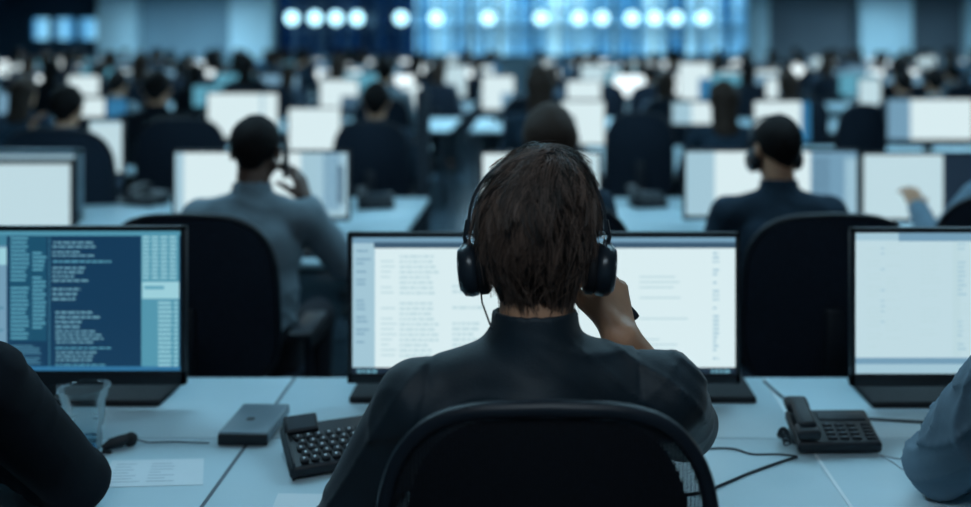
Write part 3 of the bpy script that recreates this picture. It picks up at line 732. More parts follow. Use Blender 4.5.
far_monitor(192, 222, 85, 108, 10.0, ('cyan', []), 'cyan lit monitor peeking over the white monitor behind the grey-shirted man', G4)
far_monitor(319, 359, 79, 111, 10.0, ('white', [(0.55, 0.55, 1, 1, 'slate')]), 'white monitor on the fourth desk row left of the man with neat dark hair', G4)
far_monitor(400, 421, 84, 113, 10.0, ('white', []), 'small white monitor right of the man in the tall dark chair', G4)
far_monitor(481, 515, 75, 111, 10.0, ('white', [(0.6, 0.5, 1, 1, 'panel')]), 'white monitor on the fourth desk row left of the dark-haired standing person', G4)
far_monitor(566, 602, 80, 101, 10.0, ('white', []), 'white monitor on the fourth desk row right of the dark bun of hair', G4)
far_monitor(678, 712, 62, 101, 10.4, ('white', [(0.62, 0.42, 1, 1, 'blue')]), 'tall white monitor behind the woman at the right, blue lower corner', G4)
far_monitor(671, 722, 101, 126, 7.6, ('white', [(0, 0, 0.4, 1, 'pale')]), 'pale blue and white monitor left of the dark-haired woman', G3)
far_monitor(765, 779, 78, 100, 9.9, ('white', []), 'narrow white monitor right of the dark-haired woman', G4)
far_monitor(858, 882, 78, 106, 10.0, ('white2', []), 'small pale monitor left of the wide one near the right edge', G4)

# ------------------------------------------------------------------ chairs
def chair_parts(t, w=0.46, top=1.10, bot=0.62, weave=True):
    """office chair facing +Y, its backrest at y about -0.25; origin on the floor under the seat"""
    # outline of the back: rounded rectangle, widest at the lower third
    def outline(n, inset=0.0):
        pts = []; H = top-bot
        for i in range(n):
            a = 2*PI*i/n; c, s = math.cos(a), math.sin(a)
            e = 0.42 if s > 0 else 0.5
            x = (w/2-inset)*math.copysign(abs(c)**e, c); z = (H/2-inset)*math.copysign(abs(s)**(0.50 if s > 0 else 0.45), s)
            x *= 1-0.07*max(0, s)**2
            z += -0.028*(x/(w/2))**2*(1 if s > 0 else 0)
            pts.append((x, z+(top+bot)/2))
        return pts
    def yb(x, z):   # curved in plan, lumbar curve in height
        return -0.245+0.045*(x/(w/2))**2+0.02*math.cos((z-bot)/(top-bot)*PI*1.2)-0.02
    N = 64; o = outline(N); frame = MB()
    frame.tube([(x, yb(x, z), z) for x, z in o], 0.0105, 'chairframe', 10, closed=True)
    frame.build('backrest_frame', t)
    oo = outline(N, 0.006); g = MB()
    def disc(off, key, f0=1.0, zz=None):
        rings = 10; vs = []; cz = (top+bot)/2
        for r in range(rings+1):
            f = f0*r/rings
            for x, z in oo: X2, Z2 = x*f, cz+(z-cz)*f; vs.append((X2, yb(X2, Z2)+off, Z2))
        fs = []
        for r in range(rings):
            for j in range(N):
                j2 = (j+1) % N; fs.append((r*N+j, r*N+j2, (r+1)*N+j2, (r+1)*N+j))
        return vs, fs
    if weave:
        vs, fs = disc(0, 'weave'); g.add(vs, fs, 'weave', True); g.build('mesh_backrest', t)
        # padded cushion in front of the weave, leaving the weave open at its sides
        cz = (top+bot)/2; vs = []; fs = []; rings = 14
        for side in (0, 1):
            for r in range(rings+1):
                f = math.sin(r/rings*PI/2)
                for x, z in oo:
                    X2, Z2 = x*f*0.885, cz+(z-cz)*f*0.968
                    vs.append((X2, yb(X2, Z2)+0.003+(0.028*max(0, 1-f**5)**0.5 if side else 0), Z2))
        M1 = (rings+1)*N
        for r in range(rings):
            for j in range(N):
                q = (r*N+j, r*N+(j+1) % N, (r+1)*N+(j+1) % N, (r+1)*N+j); fs.append(q); fs.append(tuple(M1+k for k in q[::-1]))
        MB().add(vs, fs, 'chairfab', True).build('back_cushion', t)
    else:
        v1, f1 = disc(-0.012, 'x'); v2, f2 = disc(0.02, 'x'); g.add(v1, f1, 'chairfab', True).add(v2, [f[::-1] for f in f2], 'chairfab', True); g.build('backrest', t)
    # spine and seat
    MB().box((-0.03, -0.30, 0.44), (0.03, -0.272, 0.80), 'chairframe', 0.008).box((-0.03, -0.30, 0.42), (0.03, -0.02, 0.45), 'chairframe', 0.008).build('spine', t)
    MB().box((-0.24, -0.21, 0.45), (0.24, 0.25, 0.505), 'chairfab', 0.025, 4).build('seat', t)
    for s in (-1, 1):
        a = MB(); a.tube([(s*0.20, 0.02, 0.445), (s*0.275, 0.02, 0.455), (s*0.285, 0.02, 0.50), (s*0.285, 0.0, 0.655)], 0.013, 'chairframe', 8)
        a.box((s*0.285-0.035, -0.12, 0.655), (s*0.285+0.035, 0.13, 0.68), 'chairframe', 0.010, 3); a.build('armrest', t)
    MB().lathe([(0.001, 0.07), (0.032, 0.07), (0.032, 0.26), (0.018, 0.26), (0.018, 0.43), (0.06, 0.43), (0.06, 0.45), (0.001, 0.45)], 'chrome', 16).build('gas_lift', t)
    for i in range(5):
        a = 2*PI*i/5+0.3; c, s = math.cos(a), math.sin(a)
        l = MB(); l.tube([(0.03*c, 0.03*s, 0.105), (0.28*c, 0.28*s, 0.072)], [0.022, 0.014], 'chairframe', 8); lo = l.build('leg', t)
        q = MB(); T = Matrix.Translation((0.28*c, 0.28*s, 0.028)) @ Matrix.Rotation(a, 4, 'Z') @ Matrix.Rotation(PI/2, 4, 'X')
        q.lathe([(0.001, -0.022), (0.026, -0.022), (0.028, -0.018), (0.028, 0.018), (0.026, 0.022), (0.001, 0.022)], 'black', 16, T=T)
        q.tube([(0.28*c, 0.28*s, 0.05), (0.28*c, 0.28*s, 0.085)], 0.008, 'chairframe', 6); q.build('caster', lo)
    return t
c1 = thing('office_chair', 'black office chair with woven edges under the man in the headset', 'chair', (0.016, 1.475, 0), 0)
chair_parts(c1, 0.425, 1.103, 0.62)
c2 = thing('office_chair', 'tall solid dark chair back behind the code monitor, man in grey shirt seated', 'chair', (-1.00, 3.05, 0), 0)
chair_parts(c2, 0.50, 1.062, 0.55, False)
GC = 'dark office chairs between the rows'
dup(c2, (0.855, 3.05, 0), 0, 'dark chair back between the wide white and the spreadsheet monitors', GC)
c2['group'] = GC
dup(c2, (0.05, 3.25, 0), 0, 'chair of the long-haired woman, behind the headset man', GC)
dup(c2, (1.60, 3.40, 0), -0.15, 'dark chair at the far right edge above the spreadsheet monitor', GC)
dup(c2, (-2.42, 5.15, 0), 0.0, 'dark chair of the man with raised hand, over the grey framed monitor', GC, (1.15, 1, 1.06))
dup(c2, (-0.93, 5.75, 0), 0.0, 'tall dark chair back left of the aisle post, seen over the desk', GC, (0.86, 1, 1.05))
dup(c2, (1.97, 6.1, 0), 0.0, 'dark chair back left of the wide blue and white monitor', GC, (0.6, 1, 1.12))
dup(c2, (-2.15, 6.0, 0), 0.2, 'dark chair behind the upright white monitor', GC, (1, 1, 1.05))
dup(c2, (0.62, 6.0, 0), 0.0, 'dark chair back right of the long-haired woman, in the middle distance', GC, (0.8, 1, 1.08))
dup(c1, (-1.0, 1.46, 0), 0, 'chair of the person in black at the left edge')
dup(c1, (0.91, 1.49, 0), 0, 'chair of the person in the blue shirt at the right edge')

# ------------------------------------------------------------------ the man with the headset
MX, MY = 0.0, 1.36
J = dict(armr=(0.050, 0.045, 0.033), pelvis=(0, -0.01, 0.585), belly=(0, 0.0, 0.76), chest=(0, 0.02, 0.935), neck=(0.0, 0.045, 1.128), head=(0.003, 0.075, 1.270),
         shl=(-0.168, 0.035, 1.035), shr=(0.190, 0.060, 1.036), ell=(-0.300, 0.10, 0.80), wrl=(-0.235, 0.335, 0.80),
         elr=(0.246, 0.245, 0.920), wrr=(0.132, 0.135, 1.098))
man = build_person(J, 'shirt_navy', 'skin', 'hair', 0.005, sleeve=(1.0, 0.22), fold=0.0036, base_hair=False, pitch=-0.05,
    label='man seen from behind with tousled dark hair and navy shirt, hand at his headset', loc=(MX, MY, 0),
    hand_l=dict(d=(0.0, 1, -0.12), n=(0, -0.1, -1), t=(1, 0, 0), curl=0.3),
    hand_r=dict(d=(-0.16, 0.42, 0.72), n=(-0.62, 0.6, -0.4), t=(-0.78, -0.60, 0.3), curl=0.85, thumb_out=0.55, tcurl=0.05, s=1.04))
# hair volume + strands
hc = V(*J['head'])
hops = [ell(hc+V(0.0, -0.010, 0.030), (0.084, 0.098, 0.092), 0.02), ell(hc+V(0.016, -0.02, 0.067), (0.062, 0.072, 0.070), 0.03),
        ell(hc+V(-0.004, -0.020, -0.005), (0.079, 0.084, 0.082), 0.03),
        cap(hc+V(0, -0.035, -0.02), hc+V(0.002, -0.032, -0.120), 0.051, 0.038, 0.03, ((1, 0, 0), 1.22))]
def hpost(X, Y, Z, D):
    y, z = Y-hc[1], Z-hc[2]
    cut = y-0.020-1.0*np.clip(z-0.01, -0.055, 1)
    D = D+0.006
    return -smin(-D, -cut, 0.01)
mesh_obj('hair', sdf_mesh(hops, 0.005, hpost), 'hair', man)
def hgrad(P):
    e = 0.002; g = np.zeros_like(P); b0 = sdf_points(hops, P)
    for i in range(3):
        Q = P.copy(); Q[:, i] += e; g[:, i] = (sdf_points(hops, Q)-b0)/e
    return b0, g/(np.linalg.norm(g, axis=1, keepdims=True)+1e-9)
NC, PER, ST = 640, 18, 14
def norm(a): return a/(np.linalg.norm(a, axis=-1, keepdims=True)+1e-9)
whorl = hc+V(0.012, -0.055, 0.118)
roots = []
while len(roots) < NC:
    v = norm(rng.normal(size=3)); p = hc+v*V(0.09, 0.105, 0.13)+V(0, -0.01, 0.0)
    y, z = p[1]-hc[1], p[2]-hc[2]
    if y > 0.02+1.0*max(z-0.01, -0.05): continue
    if z < -0.103: continue
    roots.append(p)
roots = np.array(roots)
def grow(P0, seed_dir, length, lift, wav_ph):
    P = P0.copy()
    for _ in range(4): b0, g = hgrad(P); P = P-g*(b0+0.005)[:, None]
    path = [P.copy()]
    for st in range(ST-1):
        f = (st+1)/(ST-1); b0, g = hgrad(P)
        away = norm(P-whorl)*np.clip(1-np.linalg.norm(P-whorl, axis=1, keepdims=True)/0.16, 0.1, 1)
        sw = np.cross(norm(P-whorl), V(0, 0, 1))*0.35
        d = away*0.9+sw*np.clip(1-f, 0, 1)+V(0, 0, -1)*(0.45+0.9*f)+seed_dir*(0.55)
        d = d-g*np.sum(d*g, 1, keepdims=True); d = norm(d)
        d = d+0.16*np.cross(g, d)*np.sin(wav_ph[:, None]+f*5)
        P = P+d*(length/(ST-1))[:, None]
        b0, g = hgrad(P); tgt = -0.005+lift*f**1.2
        P = P-g*((b0-tgt)*0.8)[:, None]; path.append(P.copy())
    return np.stack(path, 1)
cl_dir = rng.normal(size=(NC, 3))*(0.5+0.6*np.clip((roots[:, 2:3]-hc[2])/0.1, 0, 1)); zz = roots[:, 2]-hc[2]
cl_len = np.where(zz > 0.05, rng.uniform(0.055, 0.095, NC), np.where(zz > -0.03, rng.uniform(0.06, 0.085, NC), rng.uniform(0.048, 0.070, NC)))
cl_lift = np.where(zz > 0.06, rng.uniform(-0.002, 0.016, NC), rng.uniform(-0.004, 0.007, NC)); cl_ph = rng.uniform(0, 6.28, NC)
G = grow(roots, cl_dir, cl_len, cl_lift, cl_ph)
idx = np.repeat(np.arange(NC), PER); n = len(idx)
P0 = roots[idx]+rng.normal(size=(n, 3))*0.0075
S = grow(P0, cl_dir[idx]+rng.normal(size=(n, 3))*0.10, cl_len[idx]*rng.uniform(0.8, 1.12, n), cl_lift[idx]*rng.uniform(0.6, 1.4, n)+rng.uniform(-0.001, 0.002, n), cl_ph[idx]+rng.normal(size=n)*0.2)
f = (np.linspace(0, 1, ST)**0.9)[None, :, None]*0.78
S = S*(1-f)+(G[idx]+rng.normal(size=(n, 1, 3))*0.0018)*f
# stray hairs
ns_ = 900; ri = rng.integers(0, NC, ns_)
S2 = grow(roots[ri]+rng.normal(size=(ns_, 3))*0.012, rng.normal(size=(ns_, 3))*0.8, rng.uniform(0.04, 0.09, ns_), rng.uniform(0.003, 0.016, ns_), rng.uniform(0, 6.28, ns_))
S = np.concatenate([S, S2]); n = len(S)
hcv = bpy.data.hair_curves.new('hair_strands'); hcv.add_curves([ST]*n)
hcv.attributes['position'].data.foreach_set('vector', S.astype(np.float32).ravel())
ra = hcv.attributes.get('radius') or hcv.attributes.new('radius', 'FLOAT', 'POINT')
rad = np.tile(0.00058*np.linspace(1, 0.3, ST), n).astype(np.float32); ra.data.foreach_set('value', rad)
tone = hcv.attributes.new('tone', 'FLOAT', 'CURVE')
ct = rng.uniform(0, 1, NC)
tv = np.concatenate([np.clip(ct[idx]*0.75+rng.uniform(0, 0.25, len(idx)), 0, 1), rng.uniform(0.5, 1, ns_)]).astype(np.float32); tone.data.foreach_set('value', tv)
nt = M['strand'].node_tree; at = nt.nodes.new('ShaderNodeAttribute'); at.attribute_name = 'tone'; rp = nt.nodes.new('ShaderNodeValToRGB')
rp.color_ramp.elements[0].color = (0.007, 0.004, 0.003, 1); rp.color_ramp.elements[0].position = 0.3; rp.color_ramp.elements[1].color = (0.20, 0.125, 0.095, 1)
nt.links.new(at.outputs['Fac'], rp.inputs[0]); nt.links.new(rp.outputs[0], nt.nodes['Principled BSDF'].inputs['Base Color'])
hcv.materials.append(M['strand'])
ho = bpy.data.objects.new('hair_strands', hcv); COL.objects.link(ho); ho.parent = man
# pen end behind the wrist
pn = thing('pen', 'black pen end sticking out behind the raised wrist of the headset man', 'pen', (MX, MY, 0))
p0 = Vector((0.118, 0.190, 1.165)); p1 = Vector((0.162, 0.172, 1.117)); ax = (p1-p0).normalized(); q = ax.to_track_quat('Z', 'Y').to_matrix().to_4x4()
MB().lathe([(0.001, -0.06), (0.002, -0.055), (0.0045, -0.045), (0.005, 0.03), (0.001, 0.03)], 'black', 16, T=Matrix.Translation(p0) @ q).build('barrel', pn)
MB().lathe([(0.001, 0.0), (0.0062, 0.001), (0.0068, 0.030), (0.0055, 0.036), (0.001, 0.037)], 'shell', 16, T=Matrix.Translation(p0+ax*0.03) @ q).build('cap', pn)

# headset
def make_headset(label, loc, hwid=0.094, rz=0):
    """origin at the middle of the head"""
    t = thing('headset', label, 'headset', loc, rz)
    b = MB(); pts = []
    for i in range(33):
        a = PI*i/32; x = -hwid*1.0*math.cos(a)*(1+0.02*math.sin(a)); z = 0.005+0.104*math.sin(a)**0.8; pts.append((x, 0.012+0.030*math.sin(a), z))
    vs = []; 
    for p in pts:
        c = Vector((p[0], 0, p[2]-0.01)).normalized()
        for dy, dr in ((-0.012, 0), (0.012, 0), (0.012, 0.0045), (-0.012, 0.0045)):
            vs.append(Vector(p)+Vector((0, dy, 0))+c*dr)
    fs = [(i*4+j, i*4+(j+1) % 4, (i+1)*4+(j+1) % 4, (i+1)*4+j) for i in range(32) for j in range(4)]+[(3, 2, 1, 0), (128, 129, 130, 131)]
    b.add(vs, fs, 'shell', False); b.build('headband', t)
    for s in (-1, 1):
        T = Matrix.Translation((s*(hwid-0.021), 0.003, -0.049)) @ Matrix.Rotation(s*0.10, 4, 'Y') @ Matrix.Rotation(s*PI/2, 4, 'Y')
        e = MB().lathe([(0.001, 0.008), (0.034, 0.008), (0.0385, 0.011), (0.0400, 0.020), (0.0380, 0.030), (0.030, 0.036), (0.016, 0.0385), (0.001, 0.039)], 'shell', 36, T=T).build('ear_cup', t)
        MB().lathe([(0.026, -0.006), (0.034, -0.008), (0.0385, -0.003), (0.0385, 0.006), (0.035, 0.010), (0.020, 0.010), (0.020, 0.0), (0.026, -0.006)], 'pad', 36, T=T).build('ear_pad', e)
        MB().lathe([(0.026, 0.0375), (0.030, 0.0368), (0.0312, 0.0362), (0.030, 0.0345)], 'chrome', 36, T=T).build('rim', e)
        y = MB(); x0 = s*(hwid+0.003)
        y.tube([(x0, 0.012, 0.020), (x0+s*0.004, 0.008, -0.004), (x0+s*0.002, 0.005, -0.016)], 0.0045, 'shell', 8)
        y.tube([(x0-s*0.004, -0.016, -0.012), (x0-s*0.003, -0.012, -0.006), (x0+s*0.001, 0.006, -0.003), (x0-s*0.003, 0.026, -0.008)], 0.0025, 'chrome', 8)
        y.build('yoke', t)
    m = MB(); m.tube([(-0.085, 0.03, -0.06), (-0.078, 0.07, -0.085), (-0.055, 0.115, -0.095), (-0.03, 0.13, -0.095)], 0.0025, 'black', 8); m.build('microphone_boom', t)
    MB().lathe([(0.001, -0.012), (0.006, -0.010), (0.007, 0), (0.006, 0.010), (0.001, 0.012)], 'pad', 12, T=Matrix.Translation((-0.025, 0.132, -0.095)) @ Matrix.Rotation(PI/2, 4, 'Y')).build('microphone', t)
    return t
hs1 = make_headset('black over-ear headset worn by the man with tousled dark hair', (MX+J['head'][0], MY+J['head'][1]-0.005, J['head'][2]), 0.099)
cb = MB(); cb.tube([(-0.083, -0.005, -0.078), (-0.080, -0.018, -0.095), (-0.068, -0.042, -0.118), (-0.058, -0.052, -0.135)], 0.0014, 'cable', 8); cb.build('cable', hs1)

# ------------------------------------------------------------------ neighbours in the first row
JL = dict(pelvis=(0, -0.01, 0.575), belly=(0, 0.01, 0.75), chest=(0, 0.03, 0.92), neck=(0, 0.06, 1.13), head=(0, 0.10, 1.27),
          shl=(-0.165, 0.055, 1.045), shr=(0.180, 0.055, 1.05), ell=(-0.20, 0.29, 0.80), wrl=(-0.02, 0.44, 0.785), elr=(0.200, 0.305, 0.798), wrr=(0.02, 0.42, 0.785))
build_person(JL, 'shirt_black', 'skin', 'hair', 0.007, sleeve=(1, 1), label='person at the left edge in a black top, elbow on the desk', loc=(-0.992, 1.37, 0))
JR = dict(JL); JR.update(shl=(-0.160, 0.10, 1.06), neck=(0, 0.08, 1.13), ell=(-0.195, 0.335, 0.797), wrl=(-0.02, 0.45, 0.785), elr=(0.22, 0.33, 0.80), wrr=(0.06, 0.46, 0.785))
build_person(JR, 'shirt_blue', 'skin', 'hairbrown', 0.006, sleeve=(1, 1), fold=0.006, label='person at the right edge in a pale blue shirt, forearm on the desk', loc=(0.914, 1.40, 0))

# second row and beyond
JG = joints(0.03, shr=(0.175, 0.05, 0.985), elr=(0.27, 0.20, 0.80), wrr=(0.16, 0.14, 1.02))
p2 = build_person(JG, 'shirt_grey', 'skindark', 'hair', 0.008, 'buzz', label='man in a grey shirt with very short hair, hand to his ear', loc=(-0.925, 3.12, 0), fold=0.003, hs=0.98,
    hand_r=dict(d=(-0.3, -0.05, 0.95), n=(-1, 0.2, 0), t=(-0.3, -0.9, 0), curl=0.5))
ph = thing('mobile_phone', 'dark phone held to the ear of the man in the grey shirt', 'phone', (-0.925+0.098, 3.12+0.10, 1.17), 0.1)
MB().box((-0.005, -0.035, -0.06), (0.005, 0.035, 0.06), 'black', 0.003).build('case', ph); MB().box((-0.0062, -0.031, -0.055), (-0.0052, 0.031, 0.055), 'lcd').build('display', ph)
JW = joints(0.02); JW['head'] = (0, 0.06, 1.215)
p3 = build_person(JW, 'shirt_dark', 'skin', 'hairbrown', 0.009, 'long', label='woman with long straight brown hair behind the headset man', loc=(0.052, 3.35, 0), hs=1.03)
JH = joints(0.0); 
p4 = build_person(JH, 'shirt_dark', 'skin', 'hair', 0.008, 'buzz', label='man with cropped dark hair in a dark top and thin headset', loc=(0.815, 3.22, 0), yaw=0.25, hs=0.95)
make_headset('thin headset with grey band on the crop-haired man in the dark top', (0.812, 3.285, 1.205), 0.095, 0.25).scale = (0.88, 0.8, 0.92)
for ch in list(bpy.data.objects):
    pass
JA = joints(0.05, ell=(-0.26, 0.22, 0.80), wrl=(-0.20, 0.10, 1.03))
p5 = build_person(JA, 'shirt_slate', 'skin', 'hair', 0.010, 'short', label='man in a pale blue-grey shirt at the left with one hand raised by his head', loc=(-2.60, 5.28, 0), hand_l=dict(d=(0.2, 0, 1), n=(1, 0.2, 0), t=(0.2, -0.9, 0), curl=0.5))
p6 = build_person(joints(0.0), 'shirt_dark', 'skin', 'hair', 0.010, 'short', label='person in dark clothes sitting in the tall dark chair beside the aisle post', loc=(-0.975, 5.9, 0))
p7 = build_person(joints(0.03), 'shirt_blue', 'skin', 'hairbrown', 0.012, 'long', label='woman with long dark hair left of the blue edged white monitor', loc=(1.17, 5.95, 0), name='person')
p7.children[0]; 
for ch in p7.children:
    if ch.name.startswith('shirt'): ch.data.materials.clear(); ch.data.materials.append(M['shirt_dark'])
p8 = build_person(joints(0.05, ell=(-0.30, 0.14, 0.80), wrl=(-0.29, 0.33, 0.91)), 'shirt_blue', 'skin', 'hair', 0.010, 'short', label='person in a blue shirt half cut off by the right edge, leaning to the screen', loc=(1.80, 3.50, 0), rz=0.0)
def person_copy(src, loc, rz, label, shirt=None, scale=None):
    c = dup(src, loc, rz, label, scale=scale)
    if shirt:
        for ch in c.children:
            if ch.name.startswith('shirt'):
                ch.material_slots[0].link = 'OBJECT'; ch.material_slots[0].material = M[shirt]
    return c
person_copy(p7, (X_(540, 6.2), 6.2, 0), 0, 'dark-haired person just above the long-haired woman', 'shirt_dark', (1, 1, 1.06))
person_copy(p6, (X_(155, 6.6), 6.6, 0), 0.2, 'person in black with the back turned, right of the man with raised hand', 'shirt_black', (1.15, 1, 1.04))
person_copy(p7, (X_(18, 7.0), 7.0, 0), 0, 'long-haired person at the left edge behind the man with raised hand', 'shirt_dark')
person_copy(p7, (X_(790, 8.6), 8.6, 0), 0, 'long-haired person right of the narrow white monitor', 'shirt_dark')
person_copy(p6, (X_(905, 8.8), 8.8, 0), 0, 'dark-haired person above the wide blue and white monitor', 'shirt_dark')

# ------------------------------------------------------------------ far rows: single-mesh copies
def join_person(src, name):
    me = bpy.data.meshes.new(name); V_, F_, MI = [], [], []; mats = []; off = 0
    for ch in src.children:
        if ch.type != 'MESH' or ch.name.startswith(('eye', 'shoe')): continue
        m_ = ch.data; k = m_.materials[0]
        if k not in mats: mats.append(k)
        co = np.zeros(len(m_.vertices)*3, np.float32); m_.vertices.foreach_get('co', co); V_.append(co.reshape(-1, 3))
        lv = np.zeros(len(m_.loops), np.int32); m_.loops.foreach_get('vertex_index', lv); F_.append(lv.reshape(-1, 4)+off); MI.append(np.full(len(m_.polygons), mats.index(k), np.int32)); off += len(co)//3
    P = np.concatenate(V_); Q = np.concatenate(F_); 
    me.vertices.add(len(P)); me.vertices.foreach_set('co', P.ravel()); me.loops.add(Q.size); me.loops.foreach_set('vertex_index', Q.astype(np.int32).ravel())
    me.polygons.add(len(Q)); me.polygons.foreach_set('loop_start', (np.arange(len(Q))*4).astype(np.int32)); me.polygons.foreach_set('material_index', np.concatenate(MI)); me.polygons.foreach_set('use_smooth', np.ones(len(Q), bool))
    for k in mats: me.materials.append(k)
    me.update(calc_edges=True); return me
far_people = []
for sh_, hr_, st_ in (('shirt_dark', 'hair', 'short'), ('shirt_slate', 'hairbrown', 'long'), ('shirt_black', 'hair', 'long'), ('shirt_grey', 'hair', 'short')):
    t = build_person(joints(random.uniform(0, 0.06)), sh_, 'skin', hr_, 0.016, st_, label='x')
    me = join_person(t, 'seated_person'); far_people.append((me, sh_, st_))
    for ch in list(t.children): bpy.data.objects.remove(ch)
    bpy.data.objects.remove(t)
# far chair mesh
tc_ = thing('x', None, None); chair_parts(tc_, 0.48, 1.08, 0.55, False)
ms = MB()
def collect(o, ms):
    for ch in o.children:
        if ch.type == 'MESH':
            m_ = ch.data; keys = [k for mm in m_.materials for k in M if M[k] == mm]
            ms.add([v.co.copy() for v in m_.vertices], [list(p.vertices) for p in m_.polygons], keys[0], True)
        collect(ch, ms)
collect(tc_, ms); far_chair = ms.build('x')
far_chair_me = far_chair.data; bpy.data.objects.remove(far_chair)
def kill(o):
    for ch in list(o.children): kill(ch)
    bpy.data.objects.remove(o)
kill(tc_)
# far monitor meshes
def far_mon_mesh(W, H, zb, key, extra=None):
    g = MB(); g.box((-W/2, 0, zb), (W/2, 0.035, zb+H), 'bezel', 0.004); bz = 0.012
    def q(x0, z0, x1, z1, k, y): g.add([(x0, y, z0), (x1, y, z0), (x1, y, z1), (x0, y, z1)], [(0, 1, 2, 3)], k)
    q(-W/2+bz, zb+bz, W/2-bz, zb+H-bz, 'e_'+key, -0.001)
    if extra: q(-W/2+bz+extra[0]*(W-2*bz), zb+bz, -W/2+bz+extra[1]*(W-2*bz), zb+H-bz, 'e_'+extra[2], -0.002)
    g.box((-0.03, 0.035, 0.01), (0.03, 0.055, zb+H*0.5), 'black').box((-0.11, -0.06, 0), (0.11, 0.11, 0.012), 'black')
    o = g.build('x'); me = o.data; bpy.data.objects.remove(o); return me
MK = [(far_mon_mesh(0.52, 0.31, 0.10, 'white'), 'white lit monitor'), (far_mon_mesh(0.52, 0.31, 0.10, 'hot'), 'glaring white monitor'), (far_mon_mesh(0.60, 0.31, 0.10, 'white', (0, 0.3, 'panel')), 'white monitor with blue strip'),
      (far_mon_mesh(0.52, 0.31, 0.10, 'panel'), 'mid blue monitor'), (far_mon_mesh(0.52, 0.31, 0.12, 'cyan'), 'light cyan monitor'), (far_mon_mesh(0.52, 0.31, 0.10, 'dark'), 'unlit dark monitor'), (far_mon_mesh(0.34, 0.44, 0.10, 'white2'), 'upright pale monitor'), (far_mon_mesh(0.27, 0.27, 0.14, 'hot'), 'narrow glaring monitor'), (far_mon_mesh(0.52, 0.31, 0.10, 'blue'), 'deep blue monitor')]
def far_copy(me, name, cat, loc, rz, group):
    o = bpy.data.objects.new(name, me); COL.objects.link(o); o.location = loc; o.rotation_euler = (0, 0, rz); o['category'] = cat; o['group'] = group; return o
rf = random.Random(21)
rows = [(6.2, 7.35, 3), (9.2, 10.35, 4), (12.1, 13.1, 5), (15.0, 15.9, 6), (17.8, 18.7, 7), (20.5, 21.4, 8), (23.2, 24.1, 9), (25.9, 26.8, 10)]
for y0, ym, ri in rows:
    xl, xr = X_(-30, y0), X_(1000, y0); og = ORD[ri-1]
    n = int((xr-xl)/1.2)+1; xa = -0.82-1.2*math.ceil((-0.82-xl)/1.2); dk = 0
    rowm, rowc, rowp = [], [], []
    k = 0; x = xa
    while x < xr+0.3:
        if abs(x+0.82) < 0.01: x = -0.62 if ri == 4 else -0.12; continue
        if True:
            t = make_desk(x, x+1.2, y0, y0+0.9, y0+1.55, 'white desk of the %s row, %s counted from the left' % (og, ORD[k]), 'white desks of the %s row' % og); k += 1
            if ri >= 5:
                for mx_ in (0.30, 0.90):
                    if rf.random() < 0.80:
                        me, nm = rf.choices(MK, weights=[1.2, 1.0, 1, 3, 2, 4, 1, 9, 2.5])[0]
                        o = far_copy(me, 'monitor', 'monitor', (x+mx_+rf.uniform(-.08, .08), ym+rf.uniform(-.15, .1), 0.74), rf.uniform(-.12, .12), 'monitors on the %s desk row' % og); rowm.append((o, nm))
            elif ri == 4:
                pass
            # seats
            if ri >= 4:
                for cxx in ((0.3, 0.9) if ri >= 5 else (0.6,)):
                    cx = x+cxx+rf.uniform(-.1, .1); cy = y0-0.42+rf.uniform(-.08, .05)
                    if abs(cx+0.42) < 0.3 and ri == 4: continue
                    rz = rf.uniform(-.3, .3)
                    if rf.random() < 0.8: rowc.append((far_copy(far_chair_me, 'office_chair', 'chair', (cx, cy, 0), rz, 'dark chairs at the %s desk row' % og), 'empty'))
                    if rf.random() < 0.72:
                        me, sh_, st_ = rf.choice(far_people)
                        o = far_copy(me, 'person', 'person', (cx, cy, 0.0), rz*0.6, 'people seated at the %s desk row' % og); s = rf.uniform(0.98, 1.13); o.scale = (s, s, s)
                        rowp.append((o, {'shirt_dark': 'dark top', 'shirt_slate': 'slate blue top', 'shirt_black': 'black top', 'shirt_grey': 'grey shirt'}[sh_] + (' and long hair' if st_ == 'long' else ' and short hair')))
        x += 1.2
    for lst, what in ((rowm, 0), (rowc, 1), (rowp, 2)):
        lst.sort(key=lambda t: t[0].location.x)
        for i, (o, nm) in enumerate(lst):
            if what == 0: o['label'] = 'small %s, %s desk row, %s monitor from left' % (nm, og, ORD[i])
            elif what == 1: o['label'] = 'dark office chair at the %s desk row, %s from the left' % (og, ORD[i])
            else: o['label'] = 'person in %s, %s desk row, %s from the left' % (nm, og, ORD[i])

# aisle post
o = MB().box((-0.035, -0.035, 0), (0.035, 0.035, 1.30), 'partition', 0.006).box((-0.07, -0.07, 0), (0.07, 0.07, 0.015), 'partition', 0.004).build('aisle_post', None, (X_(423, 5.3), 5.3, 0))
tag(o, 'slim dark upright post at the aisle right of the tall dark chair', 'post')
sc_ = thing('partition_screen', 'frosted bluish glass screen along the aisle right of the post', 'screen', (-0.40, 6.6, 0))
# ------------------------------------------------------------------ things on the first desks
D = 0.74
def on(px, py): d = (EYE-D)*F/(py-VY); return X_(px, d), d
